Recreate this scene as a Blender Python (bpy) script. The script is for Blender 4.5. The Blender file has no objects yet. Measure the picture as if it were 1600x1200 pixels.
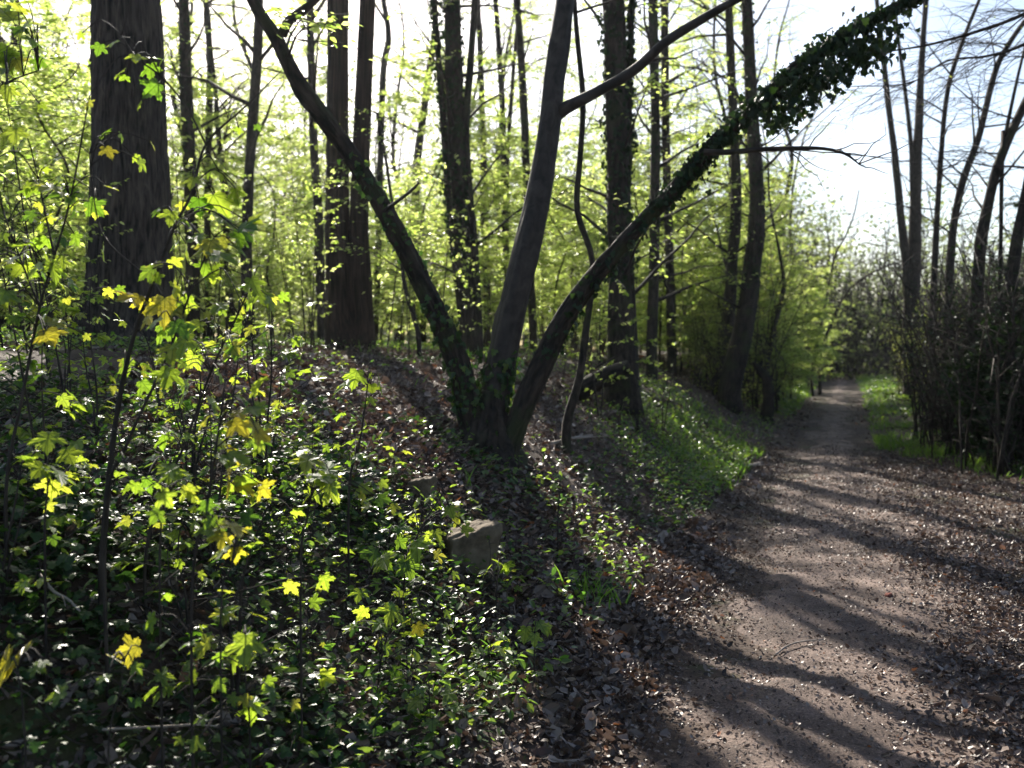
import bpy, math
import numpy as np

# ------------------------------------------------------------------ camera, sky, sun, exposure
F = 1467.0                      # focal length in pixels of the 1600 px wide photograph
CAMZ = 1.6
PITCH = math.atan(45 / F)
SUN_AZ = math.radians(-17.0)    # clockwise from +Y
SUN_EL = math.radians(33.0)
sc = bpy.context.scene
col = sc.collection

cam = bpy.data.cameras.new("camera")
cam.sensor_width = 36.0
cam.lens = F * 36 / 1600
cam.clip_end = 800
cam.clip_start = 0.05
cam.dof.use_dof = True
cam.dof.focus_distance = 4.6
cam.dof.aperture_fstop = 2.4
camo = bpy.data.objects.new("camera", cam)
col.objects.link(camo)
camo.location = (0, 0, CAMZ)
camo.rotation_euler = (math.pi / 2 - PITCH, 0, 0)
sc.camera = camo

world = bpy.data.worlds.new("World")
sc.world = world
world.use_nodes = True
wn = world.node_tree
wn.nodes.clear()
sky = wn.nodes.new("ShaderNodeTexSky")
sky.sky_type = 'NISHITA'
sky.sun_disc = False
sky.sun_elevation = SUN_EL
sky.sun_rotation = SUN_AZ
sky.air_density = 1.0
sky.dust_density = 1.6
bg = wn.nodes.new("ShaderNodeBackground")
bg.inputs[1].default_value = 0.064
wo = wn.nodes.new("ShaderNodeOutputWorld")
wn.links.new(sky.outputs[0], bg.inputs[0])
wn.links.new(bg.outputs[0], wo.inputs[0])

sl = bpy.data.lights.new("sun", 'SUN')
sl.energy = 5.0
sl.angle = math.radians(0.6)
sl.color = (1.0, 0.93, 0.82)
so = bpy.data.objects.new("sun", sl)
col.objects.link(so)
so.rotation_euler = (math.pi / 2 - SUN_EL, 0, math.pi - SUN_AZ)   # shines from the sun towards the camera side
so.location = (-6, 20, 30)

sc.view_settings.view_transform = 'Standard'
sc.view_settings.look = 'None'
sc.view_settings.exposure = 1.72
sc.view_settings.gamma = 1.0
sc.render.engine = 'CYCLES'
sc.cycles.max_bounces = 7
sc.cycles.diffuse_bounces = 4
sc.cycles.transmission_bounces = 5
sc.cycles.glossy_bounces = 2
sc.cycles.sample_clamp_indirect = 6

# ------------------------------------------------------------------ helpers
RNG = np.random.default_rng(11)


def W(px, py, Y):
    """point in the world on the line of sight through a photograph pixel, Y metres ahead"""
    dx = (px - 800) / F
    dz = -(py - 600) / F
    c, s = math.cos(PITCH), math.sin(PITCH)
    k = Y / (c + dz * s)
    return np.array([dx * k, Y, CAMZ + (-s + dz * c) * k])


def _h(i, j, k, seed):
    n = (i * 374761393 + j * 668265263 + k * 2147483647 + seed * 974711) & 0xFFFFFFFF
    n = ((n ^ (n >> 13)) * 1274126177) & 0xFFFFFFFF
    n = ((n ^ (n >> 16)) * 2246822519) & 0xFFFFFFFF
    return ((n ^ (n >> 15)) & 0xFFFFFF) / float(0xFFFFFF)


def noise3(x, y, z, seed=0):
    x, y, z = np.broadcast_arrays(np.asarray(x, float), np.asarray(y, float), np.asarray(z, float))
    i, j, k = np.floor(x).astype(np.int64), np.floor(y).astype(np.int64), np.floor(z).astype(np.int64)
    u, v, w = x - i, y - j, z - k
    u, v, w = u * u * (3 - 2 * u), v * v * (3 - 2 * v), w * w * (3 - 2 * w)
    r = 0
    for a in (0, 1):
        for b in (0, 1):
            for c in (0, 1):
                r = r + _h(i + a, j + b, k + c, seed) * (u if a else 1 - u) * (v if b else 1 - v) * (w if c else 1 - w)
    return r * 2 - 1


def fbm(x, y, z=0.0, octs=3, seed=0):
    r, a = 0, 1.0
    for o in range(octs):
        r = r + a * noise3(np.asarray(x) * 2 ** o, np.asarray(y) * 2 ** o, np.asarray(z) * 2 ** o, seed + o)
        a *= 0.5
    return r


def path_edge(y):
    return 0.355 * y - 1.17


def verge(y):
    y = np.asarray(y, float)
    far = 0.355 * y + 0.62
    return np.where(y < 16, np.maximum(6.2 + 0 * y, far), far)


U_ = [-200, -60, -14, -6.5, -4, -2.4, -1.8, -1.2, -0.6, 0, 300]
H_ = [3.5, 2.6, 1.85, 1.7, 1.45, 1.06, 0.82, 0.40, 0.11, 0, 0]
V_ = [-300, 0, 0.8, 2, 6, 30, 200]
K_ = [0, 0, 0.12, 0.25, 0.5, 1.0, 2.0]


def ground_z(x, y):
    x = np.asarray(x, float)
    y = np.asarray(y, float)
    u = x - path_edge(y) + 0.22 * noise3(x * .5, y * .5, 3.3, 5)
    v = x - verge(y) + 0.25 * noise3(x * .6, y * .6, 1.3, 6)
    z = np.interp(u, U_, H_) + np.interp(v, V_, K_)
    onbank = np.clip(-u, 0, 1) + np.clip(v, 0, 1)
    z = z + onbank * (0.09 * noise3(x * .9, y * .9, .5, 8) + 0.035 * noise3(x * 3, y * 3, .5, 9))
    z = z + 0.018 * noise3(x * 1.1, y * 1.1, 7.5, 10) + 0.007 * noise3(x * 5, y * 5, 7.5, 12)
    return z


def gz(x, y):
    return float(ground_z(x, y))


def add_mesh(name, verts, faces, mat, parent=None, attr=None, smooth=True, loc=None, mats=None, midx=None):
    """one mesh object from arrays; faces is one (n,k) array or a list of such arrays"""
    me = bpy.data.meshes.new(name)
    verts = np.asarray(verts, np.float32).reshape(-1, 3)
    if loc is not None:
        verts = verts - np.asarray(loc, np.float32)
    fl = faces if isinstance(faces, list) else [faces]
    fl = [np.asarray(f, np.int32) for f in fl if len(f)]
    loops = np.concatenate([f.ravel() for f in fl])
    sizes = np.concatenate([np.full(len(f), f.shape[1], np.int32) for f in fl])
    starts = np.concatenate([[0], np.cumsum(sizes)[:-1]]).astype(np.int32)
    me.vertices.add(len(verts))
    me.vertices.foreach_set("co", verts.ravel())
    me.loops.add(len(loops))
    me.loops.foreach_set("vertex_index", loops)
    me.polygons.add(len(sizes))
    me.polygons.foreach_set("loop_start", starts)
    me.polygons.foreach_set("use_smooth", np.full(len(sizes), smooth, bool))
    if attr is not None:
        a = me.attributes.new("bark", 'FLOAT_VECTOR', 'POINT')
        a.data.foreach_set("vector", np.asarray(attr, np.float32).ravel())
    me.update(calc_edges=True)
    for m in (mats or [mat]):
        me.materials.append(m)
    if midx is not None:
        me.polygons.foreach_set("material_index", np.asarray(midx, np.int32))
    o = bpy.data.objects.new(name, me)
    col.objects.link(o)
    if parent is not None:
        o.parent = parent
    return o


def props(o, label=None, cat=None, group=None, kind=None):
    for k, v in (("label", label), ("category", cat), ("group", group), ("kind", kind)):
        if v:
            o[k] = v
    return o


def thing(name, label, cat, loc=(0, 0, 0), group=None):
    o = bpy.data.objects.new(name, None)
    o.empty_display_size = 0.2
    col.objects.link(o)
    o.location = [float(v) for v in loc]
    return props(o, label, cat, group)


def copy_thing(src, loc, rot, scale, label=None, group=None):
    c = src.copy()
    col.objects.link(c)
    c.location = [float(v) for v in loc]
    c.rotation_euler = (0, 0, rot)
    c.scale = (scale, scale, scale) if np.isscalar(scale) else scale
    if label:
        c["label"] = label
    if group:
        c["group"] = group
    for ch in src.children:
        d = ch.copy()
        col.objects.link(d)
        d.parent = c
        for g in ch.children:
            e = g.copy()
            col.objects.link(e)
            e.parent = d
    return c


def spline(P, step):
    """Catmull-Rom through the rows of P (any number of columns), about `step` apart"""
    P = np.asarray(P, float)
    Q = np.vstack([2 * P[0] - P[1], P, 2 * P[-1] - P[-2]])
    out = []
    for i in range(1, len(Q) - 2):
        d = np.linalg.norm(Q[i + 1][:3] - Q[i][:3])
        n = max(1, int(math.ceil(d / step)))
        t = (np.arange(n) / n)[:, None]
        a, b, c, e = Q[i - 1], Q[i], Q[i + 1], Q[i + 2]
        out.append(.5 * (2 * b + (c - a) * t + (2 * a - 5 * b + 4 * c - e) * t ** 2 + (3 * b - a - 3 * c + e) * t ** 3))
    out.append(P[-1:])
    return np.vstack(out)


def frames(p):
    t = np.gradient(p, axis=0)
    t /= np.linalg.norm(t, axis=1)[:, None] + 1e-9
    n = np.zeros_like(t)
    v = np.cross(t[0], [0.31, 0.9, 0.2])
    if np.linalg.norm(v) < .1:
        v = np.cross(t[0], [1, 0, 0])
    for i in range(len(t)):
        v = v - t[i] * np.dot(v, t[i])
        v /= np.linalg.norm(v) + 1e-9
        n[i] = v
    return t, n, np.cross(t, n)


class Geo:
    """collects tubes and leaves for one mesh"""

    def __init__(self):
        self.v, self.q, self.t, self.a, self.n = [], [], [], [], 0

    def tube(self, p, r, sides=8, rough=0.0, seed=0, freq=6.0, ridge=None):
        p = np.asarray(p, float)
        r = np.asarray(r, float)
        t, n, b = frames(p)
        L = np.concatenate([[0], np.cumsum(np.linalg.norm(np.diff(p, axis=0), axis=1))])
        th = np.arange(sides) / sides * 2 * math.pi
        C, S = np.cos(th), np.sin(th)
        rr = np.repeat(r[:, None], sides, 1)
        if rough:
            rr = rr * (1 + rough * fbm(C[None] * 1.2 + 0 * L[:, None], S[None] * 1.2 + 0 * L[:, None], L[:, None] * freq * .5, 3, seed))
        if ridge is not None:
            rr = rr + ridge(C[None] + 0 * L[:, None], S[None] + 0 * L[:, None], L[:, None] + 0 * C[None], rr)
        V = p[:, None, :] + rr[..., None] * (C[None, :, None] * n[:, None, :] + S[None, :, None] * b[:, None, :])
        A = np.stack([C[None] * r[:, None], S[None] * r[:, None], L[:, None] + 0 * C[None] + seed * 1.7], -1)
        i = np.arange(len(p) - 1)[:, None] * sides
        j = np.arange(sides)[None]
        k = (j + 1) % sides
        q = np.stack([i + j, i + k, i + sides + k, i + sides + j], -1).reshape(-1, 4) + self.n
        self.v.append(V.reshape(-1, 3))
        self.a.append(A.reshape(-1, 3))
        self.q.append(q)
        self.n += V.shape[0] * sides
        self.v.append(p[[0, -1]])
        self.a.append(A[[0, -1], 0])
        e0 = self.n
        self.n += 2
        base = e0 - len(p) * sides
        tip = base + (len(p) - 1) * sides
        jj = np.arange(sides)
        self.t.append(np.stack([np.full(sides, e0), base + (jj + 1) % sides, base + jj], -1))
        self.t.append(np.stack([np.full(sides, e0 + 1), tip + jj, tip + (jj + 1) % sides], -1))

    def build(self, name, mat, parent=None, loc=None):
        return add_mesh(name, np.vstack(self.v), [np.vstack(self.q), np.vstack(self.t)], mat, parent, np.vstack(self.a), True, loc)


# leaf templates: x across, y along, z out of the blade
def _fan(outline, centre):
    n = len(outline)
    v = np.array([centre] + outline, float)
    return v, np.array([[0, 1 + i, 1 + (i + 1) % n] for i in range(n)])


BEECH = (np.array([(0, 0, 0), (-.27, .3, .07), (-.22, .72, .03), (0, 1, -.08), (.22, .72, .03), (.27, .3, .07)]),
         np.array([(0, 1, 2, 3), (0, 3, 4, 5)]))
FLAT = (np.array([(-.36, .1, 0), (.36, .15, 0.06), (.28, .9, -.05), (-.3, .95, .04)]), np.array([(0, 1, 2, 3)]))
LITTER = (np.array([(-.3, 0, .10), (0, .02, 0), (.32, .05, .12), (-.36, .55, .16), (0, .55, .03), (.34, .5, .10), (-.1, 1, .2), (0.02, 1.05, .12), (.14, .98, .16)]),
          np.array([(0, 1, 4, 3), (1, 2, 5, 4), (3, 4, 7, 6), (4, 5, 8, 7)]))
IVY = _fan([(0, -.02, 0), (-.30, -.12, -.03), (-.52, .12, -.06), (-.30, .34, .02), (-.34, .62, -.03), (-.12, .68, .02), (0, 1, -.08),
            (.12, .68, .02), (.34, .62, -.03), (.30, .34, .02), (.52, .12, -.06), (.30, -.12, -.03)], (0, .28, .05))
_m = [(0, 0), (.09, -.05), (.22, -.10), (.27, -.02), (.38, 0), (.33, .10), (.36, .16), (.27, .20), (.40, .26), (.54, .30), (.57, .40), (.66, .50), (.53, .52), (.50, .60),
      (.38, .54), (.26, .50), (.20, .58), (.24, .72), (.16, .74), (.14, .86), (.06, .88), (0, 1.04)]
_out = [(x, y, -.42 * x * x + .12 * abs(x) - .35 * max(0, y - .45) ** 1.3) for x, y in _m] + [(-x, y, -.30 * x * x + .10 * abs(x) - .30 * max(0, y - .5)) for x, y in _m[-2:0:-1]]
MAPLE = _fan(_out, (0, .26, -.03))
BLADE = (np.array([(-.025, 0, 0), (.025, 0, 0), (.024, .4, .03), (-.024, .4, .03), (.016, .75, .12), (-.016, .75, .12), (.003, 1, .28), (-.003, 1, .28)]),
         np.array([(0, 1, 2, 3), (3, 2, 4, 5), (5, 4, 6, 7)]))


def leaves(pos, axis, normal, size, tmpl):
    pos, axis, normal = np.asarray(pos, float), np.asarray(axis, float), np.asarray(normal, float)
    T, Fc = tmpl
    y = axis / (np.linalg.norm(axis, axis=1)[:, None] + 1e-9)
    z = normal - y * np.sum(normal * y, 1)[:, None]
    z /= np.linalg.norm(z, axis=1)[:, None] + 1e-9
    x = np.cross(y, z)
    s = np.broadcast_to(np.asarray(size, float).reshape(-1, 1) if np.ndim(size) else np.array([[size]]), (len(pos), 1))
    V = pos[:, None] + s[:, None] * (T[None, :, 0:1] * x[:, None] + T[None, :, 1:2] * y[:, None] + T[None, :, 2:3] * z[:, None])
    f = (Fc[None] + (np.arange(len(pos)) * len(T))[:, None, None]).reshape(-1, Fc.shape[1])
    return V.reshape(-1, 3), f


def rand_axes(rng, n, tilt):
    """random horizontal axis tilted, and a normal near up"""
    a = rng.uniform(0, 2 * math.pi, n)
    ax = np.stack([np.cos(a), np.sin(a), rng.normal(0, tilt, n)], 1)
    no = np.stack([rng.normal(0, tilt, n), rng.normal(0, tilt, n), np.ones(n)], 1)
    return ax, no


# ------------------------------------------------------------------ materials
def new_mat(name):
    m = bpy.data.materials.new(name)
    m.use_nodes = True
    nt = m.node_tree
    nt.nodes.clear()
    out = nt.nodes.new("ShaderNodeOutputMaterial")
    return m, nt, out


def nd(nt, t, **kw):
    n = nt.nodes.new(t)
    for k, v in kw.items():
        if k.startswith("i_"):
            n.inputs[k[2:].replace("_", " ")].default_value = v
        else:
            setattr(n, k, v)
    return n


def ramp(nt, fac, stops):
    r = nt.nodes.new("ShaderNodeValToRGB")
    el = r.color_ramp.elements
    while len(el) < len(stops):
        el.new(0.5)
    for e, (p, c) in zip(el, stops):
        e.position = p
        e.color = (*c, 1)
    nt.links.new(fac, r.inputs[0])
    return r


def leaf_mat(name, stops, trans, tmix=.5, gloss=.06, rough=.4, veins=False):
    """thin leaf: reflecting and transmitting, tint varies from leaf to leaf"""
    m, nt, out = new_mat(name)
    L = nt.links
    g = nd(nt, "ShaderNodeNewGeometry")
    r = ramp(nt, g.outputs["Random Per Island"], stops)
    rt = ramp(nt, g.outputs["Random Per Island"], trans)
    d = nd(nt, "ShaderNodeBsdfDiffuse")
    t = nd(nt, "ShaderNodeBsdfTranslucent")
    cr, ct_ = r.outputs[0], rt.outputs[0]
    if veins:                                   # five ribs spreading from the leaf's foot, and a blotchy blade
        at = nd(nt, "ShaderNodeAttribute", attribute_name="bark")
        sx = nd(nt, "ShaderNodeSeparateXYZ")
        L.new(at.outputs["Vector"], sx.inputs[0])
        ab = nd(nt, "ShaderNodeMath", operation='ABSOLUTE')
        L.new(sx.outputs[0], ab.inputs[0])
        last = None
        for ang in (0.0, .80, 1.45):
            m1_ = nd(nt, "ShaderNodeMath", operation='MULTIPLY')
            m1_.inputs[1].default_value = math.cos(ang)
            L.new(ab.outputs[0], m1_.inputs[0])
            m2_ = nd(nt, "ShaderNodeMath", operation='MULTIPLY_ADD')
            m2_.inputs[1].default_value = -math.sin(ang)
            L.new(sx.outputs[1], m2_.inputs[0])
            L.new(m1_.outputs[0], m2_.inputs[2])
            m3_ = nd(nt, "ShaderNodeMath", operation='ABSOLUTE')
            L.new(m2_.outputs[0], m3_.inputs[0])
            if last is not None:
                mn = nd(nt, "ShaderNodeMath", operation='MINIMUM')
                L.new(last, mn.inputs[0])
                L.new(m3_.outputs[0], mn.inputs[1])
                last = mn.outputs[0]
            else:
                last = m3_.outputs[0]
        vr = ramp(nt, last, [(.008, (.45, .5, .4)), (.03, (1, 1, 1))])
        nz = nd(nt, "ShaderNodeTexNoise")
        nz.inputs["Scale"].default_value = 5
        nz.inputs["Detail"].default_value = 5
        L.new(at.outputs["Vector"], nz.inputs["Vector"])
        nr = ramp(nt, nz.outputs["Fac"], [(.3, (.62, .68, .6)), (.6, (1, 1, 1))])
        mv = nd(nt, "ShaderNodeMixRGB", blend_type='MULTIPLY')
        mv.inputs[0].default_value = 1
        L.new(vr.outputs[0], mv.inputs[1])
        L.new(nr.outputs[0], mv.inputs[2])
        o_ = []
        for src in (cr, ct_):
            mm = nd(nt, "ShaderNodeMixRGB", blend_type='MULTIPLY')
            mm.inputs[0].default_value = 1
            L.new(src, mm.inputs[1])
            L.new(mv.outputs[0], mm.inputs[2])
            o_.append(mm.outputs[0])
        cr, ct_ = o_
    L.new(cr, d.inputs[0])
    L.new(ct_, t.inputs[0])
    mx = nd(nt, "ShaderNodeMixShader")
    mx.inputs[0].default_value = tmix
    L.new(d.outputs[0], mx.inputs[1])
    L.new(t.outputs[0], mx.inputs[2])
    gl = nd(nt, "ShaderNodeBsdfGlossy")
    gl.inputs["Roughness"].default_value = rough
    fr = nd(nt, "ShaderNodeLayerWeight")
    fr.inputs[0].default_value = .5
    pw = nd(nt, "ShaderNodeMath", operation='POWER')
    pw.inputs[1].default_value = 4.0
    L.new(fr.outputs["Facing"], pw.inputs[0])
    mu = nd(nt, "ShaderNodeMath", operation='MULTIPLY_ADD')
    mu.inputs[1].default_value = .45 * gloss
    mu.inputs[2].default_value = .035 * gloss
    L.new(pw.outputs[0], mu.inputs[0])
    m2 = nd(nt, "ShaderNodeMixShader")
    L.new(mu.outputs[0], m2.inputs[0])
    L.new(mx.outputs[0], m2.inputs[1])
    L.new(gl.outputs[0], m2.inputs[2])
    L.new(m2.outputs[0], out.inputs[0])
    return m


def bark_mat(name, c0, c1, scale=(30, 30, 5), bump=.5, dist=.012, rough=.85, moss=None, detail=5, distort=.6, low=.38, high=.68):
    m, nt, out = new_mat(name)
    L = nt.links
    at = nd(nt, "ShaderNodeAttribute", attribute_name="bark")
    mp = nd(nt, "ShaderNodeMapping")
    mp.inputs["Scale"].default_value = scale
    L.new(at.outputs["Vector"], mp.inputs[0])
    n1 = nd(nt, "ShaderNodeTexNoise")
    n1.inputs["Scale"].default_value = 1.0
    n1.inputs["Detail"].default_value = detail
    n1.inputs["Distortion"].default_value = distort
    L.new(mp.outputs[0], n1.inputs["Vector"])
    r = ramp(nt, n1.outputs["Fac"], [(low, c0), (high, c1)])
    n2 = nd(nt, "ShaderNodeTexNoise")
    n2.inputs["Scale"].default_value = 2.3
    n2.inputs["Detail"].default_value = 4
    L.new(at.outputs["Vector"], n2.inputs["Vector"])
    mixc = nd(nt, "ShaderNodeMixRGB", blend_type='MULTIPLY')
    r2 = ramp(nt, n2.outputs["Fac"], [(.3, (.62, .62, .62)), (.7, (1.25, 1.2, 1.12))])
    mixc.inputs[0].default_value = 1
    L.new(r.outputs[0], mixc.inputs[1])
    L.new(r2.outputs[0], mixc.inputs[2])
    colr = mixc.outputs[0]
    if moss:
        n3 = nd(nt, "ShaderNodeTexNoise")
        n3.inputs["Scale"].default_value = 4
        n3.inputs["Detail"].default_value = 6
        L.new(at.outputs["Vector"], n3.inputs["Vector"])
        r3 = ramp(nt, n3.outputs["Fac"], [(.52, (0, 0, 0)), (.66, (.8, .8, .8))])
        m3 = nd(nt, "ShaderNodeMixRGB")
        L.new(r3.outputs[0], m3.inputs[0])
        L.new(colr, m3.inputs[1])
        m3.inputs[2].default_value = (*moss, 1)
        colr = m3.outputs[0]
    b = nd(nt, "ShaderNodeBump")
    b.inputs["Strength"].default_value = bump
    b.inputs["Distance"].default_value = dist
    L.new(n1.outputs["Fac"], b.inputs["Height"])
    p = nd(nt, "ShaderNodeBsdfPrincipled")
    p.inputs["Roughness"].default_value = rough
    p.inputs["Specular IOR Level"].default_value = .3
    L.new(colr, p.inputs["Base Color"])
    L.new(b.outputs[0], p.inputs["Normal"])
    L.new(p.outputs[0], out.inputs[0])
    return m


def soil_mat(name, stops, moss=None, fine=60, bump=.6, rough=.9, spec=.25):
    m, nt, out = new_mat(name)
    L = nt.links
    tc = nd(nt, "ShaderNodeTexCoord")
    n1 = nd(nt, "ShaderNodeTexNoise")
    n1.inputs["Scale"].default_value = fine
    n1.inputs["Detail"].default_value = 8
    n1.inputs["Roughness"].default_value = .7
    n2 = nd(nt, "ShaderNodeTexNoise")
    n2.inputs["Scale"].default_value = 2.2
    n2.inputs["Detail"].default_value = 7
    n2.inputs["Roughness"].default_value = .65
    for n in (n1, n2):
        L.new(tc.outputs["Object"], n.inputs["Vector"])
    ad = nd(nt, "ShaderNodeMath", operation='MULTIPLY_ADD')
    L.new(n1.outputs["Fac"], ad.inputs[0])
    ad.inputs[1].default_value = .55
    mu = nd(nt, "ShaderNodeMath", operation='MULTIPLY')
    L.new(n2.outputs["Fac"], mu.inputs[0])
    mu.inputs[1].default_value = .45
    L.new(mu.outputs[0], ad.inputs[2])
    r = ramp(nt, ad.outputs[0], stops)
    colr = r.outputs[0]
    if moss:
        n3 = nd(nt, "ShaderNodeTexNoise")
        n3.inputs["Scale"].default_value = .9
        n3.inputs["Detail"].default_value = 8
        n3.inputs["Roughness"].default_value = .7
        L.new(tc.outputs["Object"], n3.inputs["Vector"])
        r3 = ramp(nt, n3.outputs["Fac"], [(.54, (0, 0, 0)), (.62, (.7, .7, .7))])
        m3 = nd(nt, "ShaderNodeMixRGB")
        L.new(r3.outputs[0], m3.inputs[0])
        L.new(colr, m3.inputs[1])
        m3.inputs[2].default_value = (*moss, 1)
        colr = m3.outputs[0]
    b = nd(nt, "ShaderNodeBump")
    b.inputs["Strength"].default_value = bump
    b.inputs["Distance"].default_value = .02
    L.new(ad.outputs[0], b.inputs["Height"])
    p = nd(nt, "ShaderNodeBsdfPrincipled")
    p.inputs["Roughness"].default_value = rough
    p.inputs["Specular IOR Level"].default_value = spec
    L.new(colr, p.inputs["Base Color"])
    L.new(b.outputs[0], p.inputs["Normal"])
    L.new(p.outputs[0], out.inputs[0])
    return m


M = {}
M['spring'] = leaf_mat("spring_leaf", [(0, (.07, .12, .02)), (1, (.12, .17, .03))], [(0, (.30, .46, .06)), (.5, (.60, .74, .14)), (1, (.86, .90, .34))], .66, .5, .35)
M['spring_dull'] = leaf_mat("fresh_leaf_far", [(0, (.06, .10, .03)), (1, (.11, .14, .05))], [(0, (.36, .46, .06)), (1, (.64, .66, .14))], .5, .4, .45)
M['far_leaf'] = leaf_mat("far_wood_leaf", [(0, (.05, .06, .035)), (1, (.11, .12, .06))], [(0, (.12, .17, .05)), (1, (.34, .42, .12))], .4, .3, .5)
M['maple'] = leaf_mat("maple_leaf", [(0, (.03, .075, .015)), (.7, (.07, .13, .02)), (1, (.11, .14, .03))], [(0, (.16, .34, .02)), (.3, (.40, .60, .04)), (.8, (.62, .74, .06)), (1, (.82, .76, .08))], .5, .7, .36, True)
M['maple_gold'] = leaf_mat("golden_maple_leaf", [(0, (.16, .15, .02)), (1, (.20, .15, .02))], [(0, (.70, .66, .04)), (1, (.80, .66, .05))], .5, .7, .36, True)
M['ivy'] = leaf_mat("ivy_leaf", [(0, (.012, .03, .010)), (.6, (.025, .055, .016)), (1, (.05, .085, .02))], [(0, (.03, .08, .01)), (.85, (.06, .14, .015)), (1, (.34, .46, .05))], .35, .6, .36)
M['herb'] = leaf_mat("herb_leaf", [(0, (.03, .07, .02)), (1, (.07, .12, .03))], [(0, (.12, .30, .03)), (1, (.40, .54, .06))], .5, .8, .36)
M['grass'] = leaf_mat("grass_blade", [(0, (.04, .10, .015)), (1, (.07, .14, .025))], [(0, (.15, .36, .03)), (1, (.32, .50, .05))], .5, .8, .35)
M['litter'] = leaf_mat("dead_leaf", [(0, (.030, .020, .017)), (.45, (.086, .059, .045)), (.8, (.18, .137, .118)), (.975, (.30, .25, .22)), (1, (.22, .08, .03))],
                       [(0, (.04, .02, .013)), (.95, (.10, .065, .045)), (1, (.40, .14, .03))], .2, .75, .42)
M['holly'] = leaf_mat("evergreen_leaf", [(0, (.008, .018, .007)), (1, (.02, .038, .014))], [(0, (.01, .03, .005)), (1, (.04, .08, .01))], .2, .45, .45)
M['furrowed'] = bark_mat("furrowed_bark", (.010, .008, .007), (.080, .064, .054), (26, 26, 3.6), .9, .03, .9, None, 6, 1.0, .36, .66)
M['smooth'] = bark_mat("smooth_grey_bark", (.016, .013, .0115), (.046, .038, .034), (14, 14, 10), .35, .008, .7)
M['rough'] = bark_mat("dark_rough_bark", (.010, .008, .006), (.050, .038, .030), (24, 24, 7), .9, .025, .88, (.028, .034, .012))
M['red'] = bark_mat("reddish_stringy_bark", (.012, .008, .006), (.060, .038, .029), (40, 40, 1.6), .8, .02, .9, None, 5, .5)
M['bare'] = bark_mat("thin_branch_bark", (.018, .014, .012), (.055, .044, .036), (20, 20, 8), .4, .008, .85)
M['pale'] = bark_mat("pale_dead_wood", (.16, .13, .11), (.36, .31, .28), (40, 40, 5), .4, .005, .8)
M['floor'] = soil_mat("woodland_floor", [(.32, (.018, .012, .009)), (.5, (.055, .036, .026)), (.68, (.12, .08, .06))], (.045, .06, .015), 34, .9)
M['path'] = soil_mat("trodden_earth", [(.38, (.030, .020, .0165)), (.5, (.108, .075, .060)), (.62, (.25, .182, .150))], None, 85, 1.0, .85, .3)
M['stone'] = soil_mat("weathered_stone", [(.34, (.035, .027, .018)), (.5, (.12, .092, .062)), (.66, (.22, .175, .125))], (.045, .055, .016), 14, .9)
M['brick'] = soil_mat("red_brick_chip", [(.35, (.10, .03, .022)), (.65, (.22, .07, .05))], None, 60, .4)

# ------------------------------------------------------------------ ground and path
n = 420
tt = np.linspace(-1, 1, n)
gx = 2.2 * np.sinh(5.0 * tt)            # +-163 m
ty = np.linspace(0, 1, 460)
gy = -8 + 2.2 * (np.sinh(-1.2 + 6.7 * ty) - math.sinh(-1.2))
gy = np.interp(np.linspace(0, 1, 460), np.linspace(0, 1, 460), gy)
X, Y = np.meshgrid(gx + 0.5, gy)
Z = ground_z(X, Y)
V = np.stack([X, Y, Z], -1).reshape(-1, 3)
i, j = np.meshgrid(np.arange(len(gy) - 1), np.arange(n - 1), indexing='ij')
k = (i * n + j).ravel()
props(add_mesh("ground", V, np.stack([k, k + 1, k + n + 1, k + n], -1), M['floor']), kind="structure")

PW_Y, PW_W = [-4, 4, 8, 12, 16, 24, 96], [3.6, 3.4, 2.9, 2.3, 1.75, 1.7, 1.75]


def path_rise(x, y):
    """how far the trodden earth stands above the woodland floor (below zero where it runs out under the litter)"""
    w = np.interp(y, PW_Y, PW_W) + .24
    q = x - path_edge(y) + .12
    edge = np.minimum(q, w - q)
    prof = np.clip((edge - .34 + .26 * fbm(x * 1.5, y * 1.5, 4.1, 5, 31)) / .55, 0, 1)
    return -.03 + .052 * prof * (1 + .2 * fbm(x * 2.2, y * 2.2, 1, 3, 33)) + .011 * fbm(x * 5, y * 5, 2, 4, 35) * prof - (.010 * np.exp(-((q - .75) / .16) ** 2) + .008 * np.exp(-((q - 1.5) / .18) ** 2) - .006) * prof


ys = np.concatenate([np.arange(-1, 14, .03), np.arange(14, 30, .12), np.arange(30, 68, .4)])
ss = np.linspace(0, 1, 121)
YY = np.repeat(ys[:, None], 121, 1)
right = np.interp(ys, [-4, 4, 8, 12, 16, 24, 96], [3.6, 3.4, 2.9, 2.3, 1.75, 1.7, 1.75])
lft = path_edge(YY) - .12
XX = lft + ss[None] * (right[:, None] + .24)
ZZ = ground_z(XX, YY) + path_rise(XX, YY)
V = np.stack([XX, YY, ZZ], -1).reshape(-1, 3)
i, j = np.meshgrid(np.arange(len(ys) - 1), np.arange(120), indexing='ij')
k = (i * 121 + j).ravel()
props(add_mesh("path", V, np.stack([k, k + 1, k + 122, k + 121], -1), M['path']), kind="structure")


# ------------------------------------------------------------------ ground cover
def scatter(rng, n, x0, x1, y0, y1, power=1.0):
    y = y0 + (y1 - y0) * rng.uniform(0, 1, n) ** power
    x = rng.uniform(0, 1, n)
    return x0 + (x1 - x0) * x, y


def in_view(x, y, margin=.4):
    return (np.abs(x) < y * (800 / F) + margin) & (y > 1.0)


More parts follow.
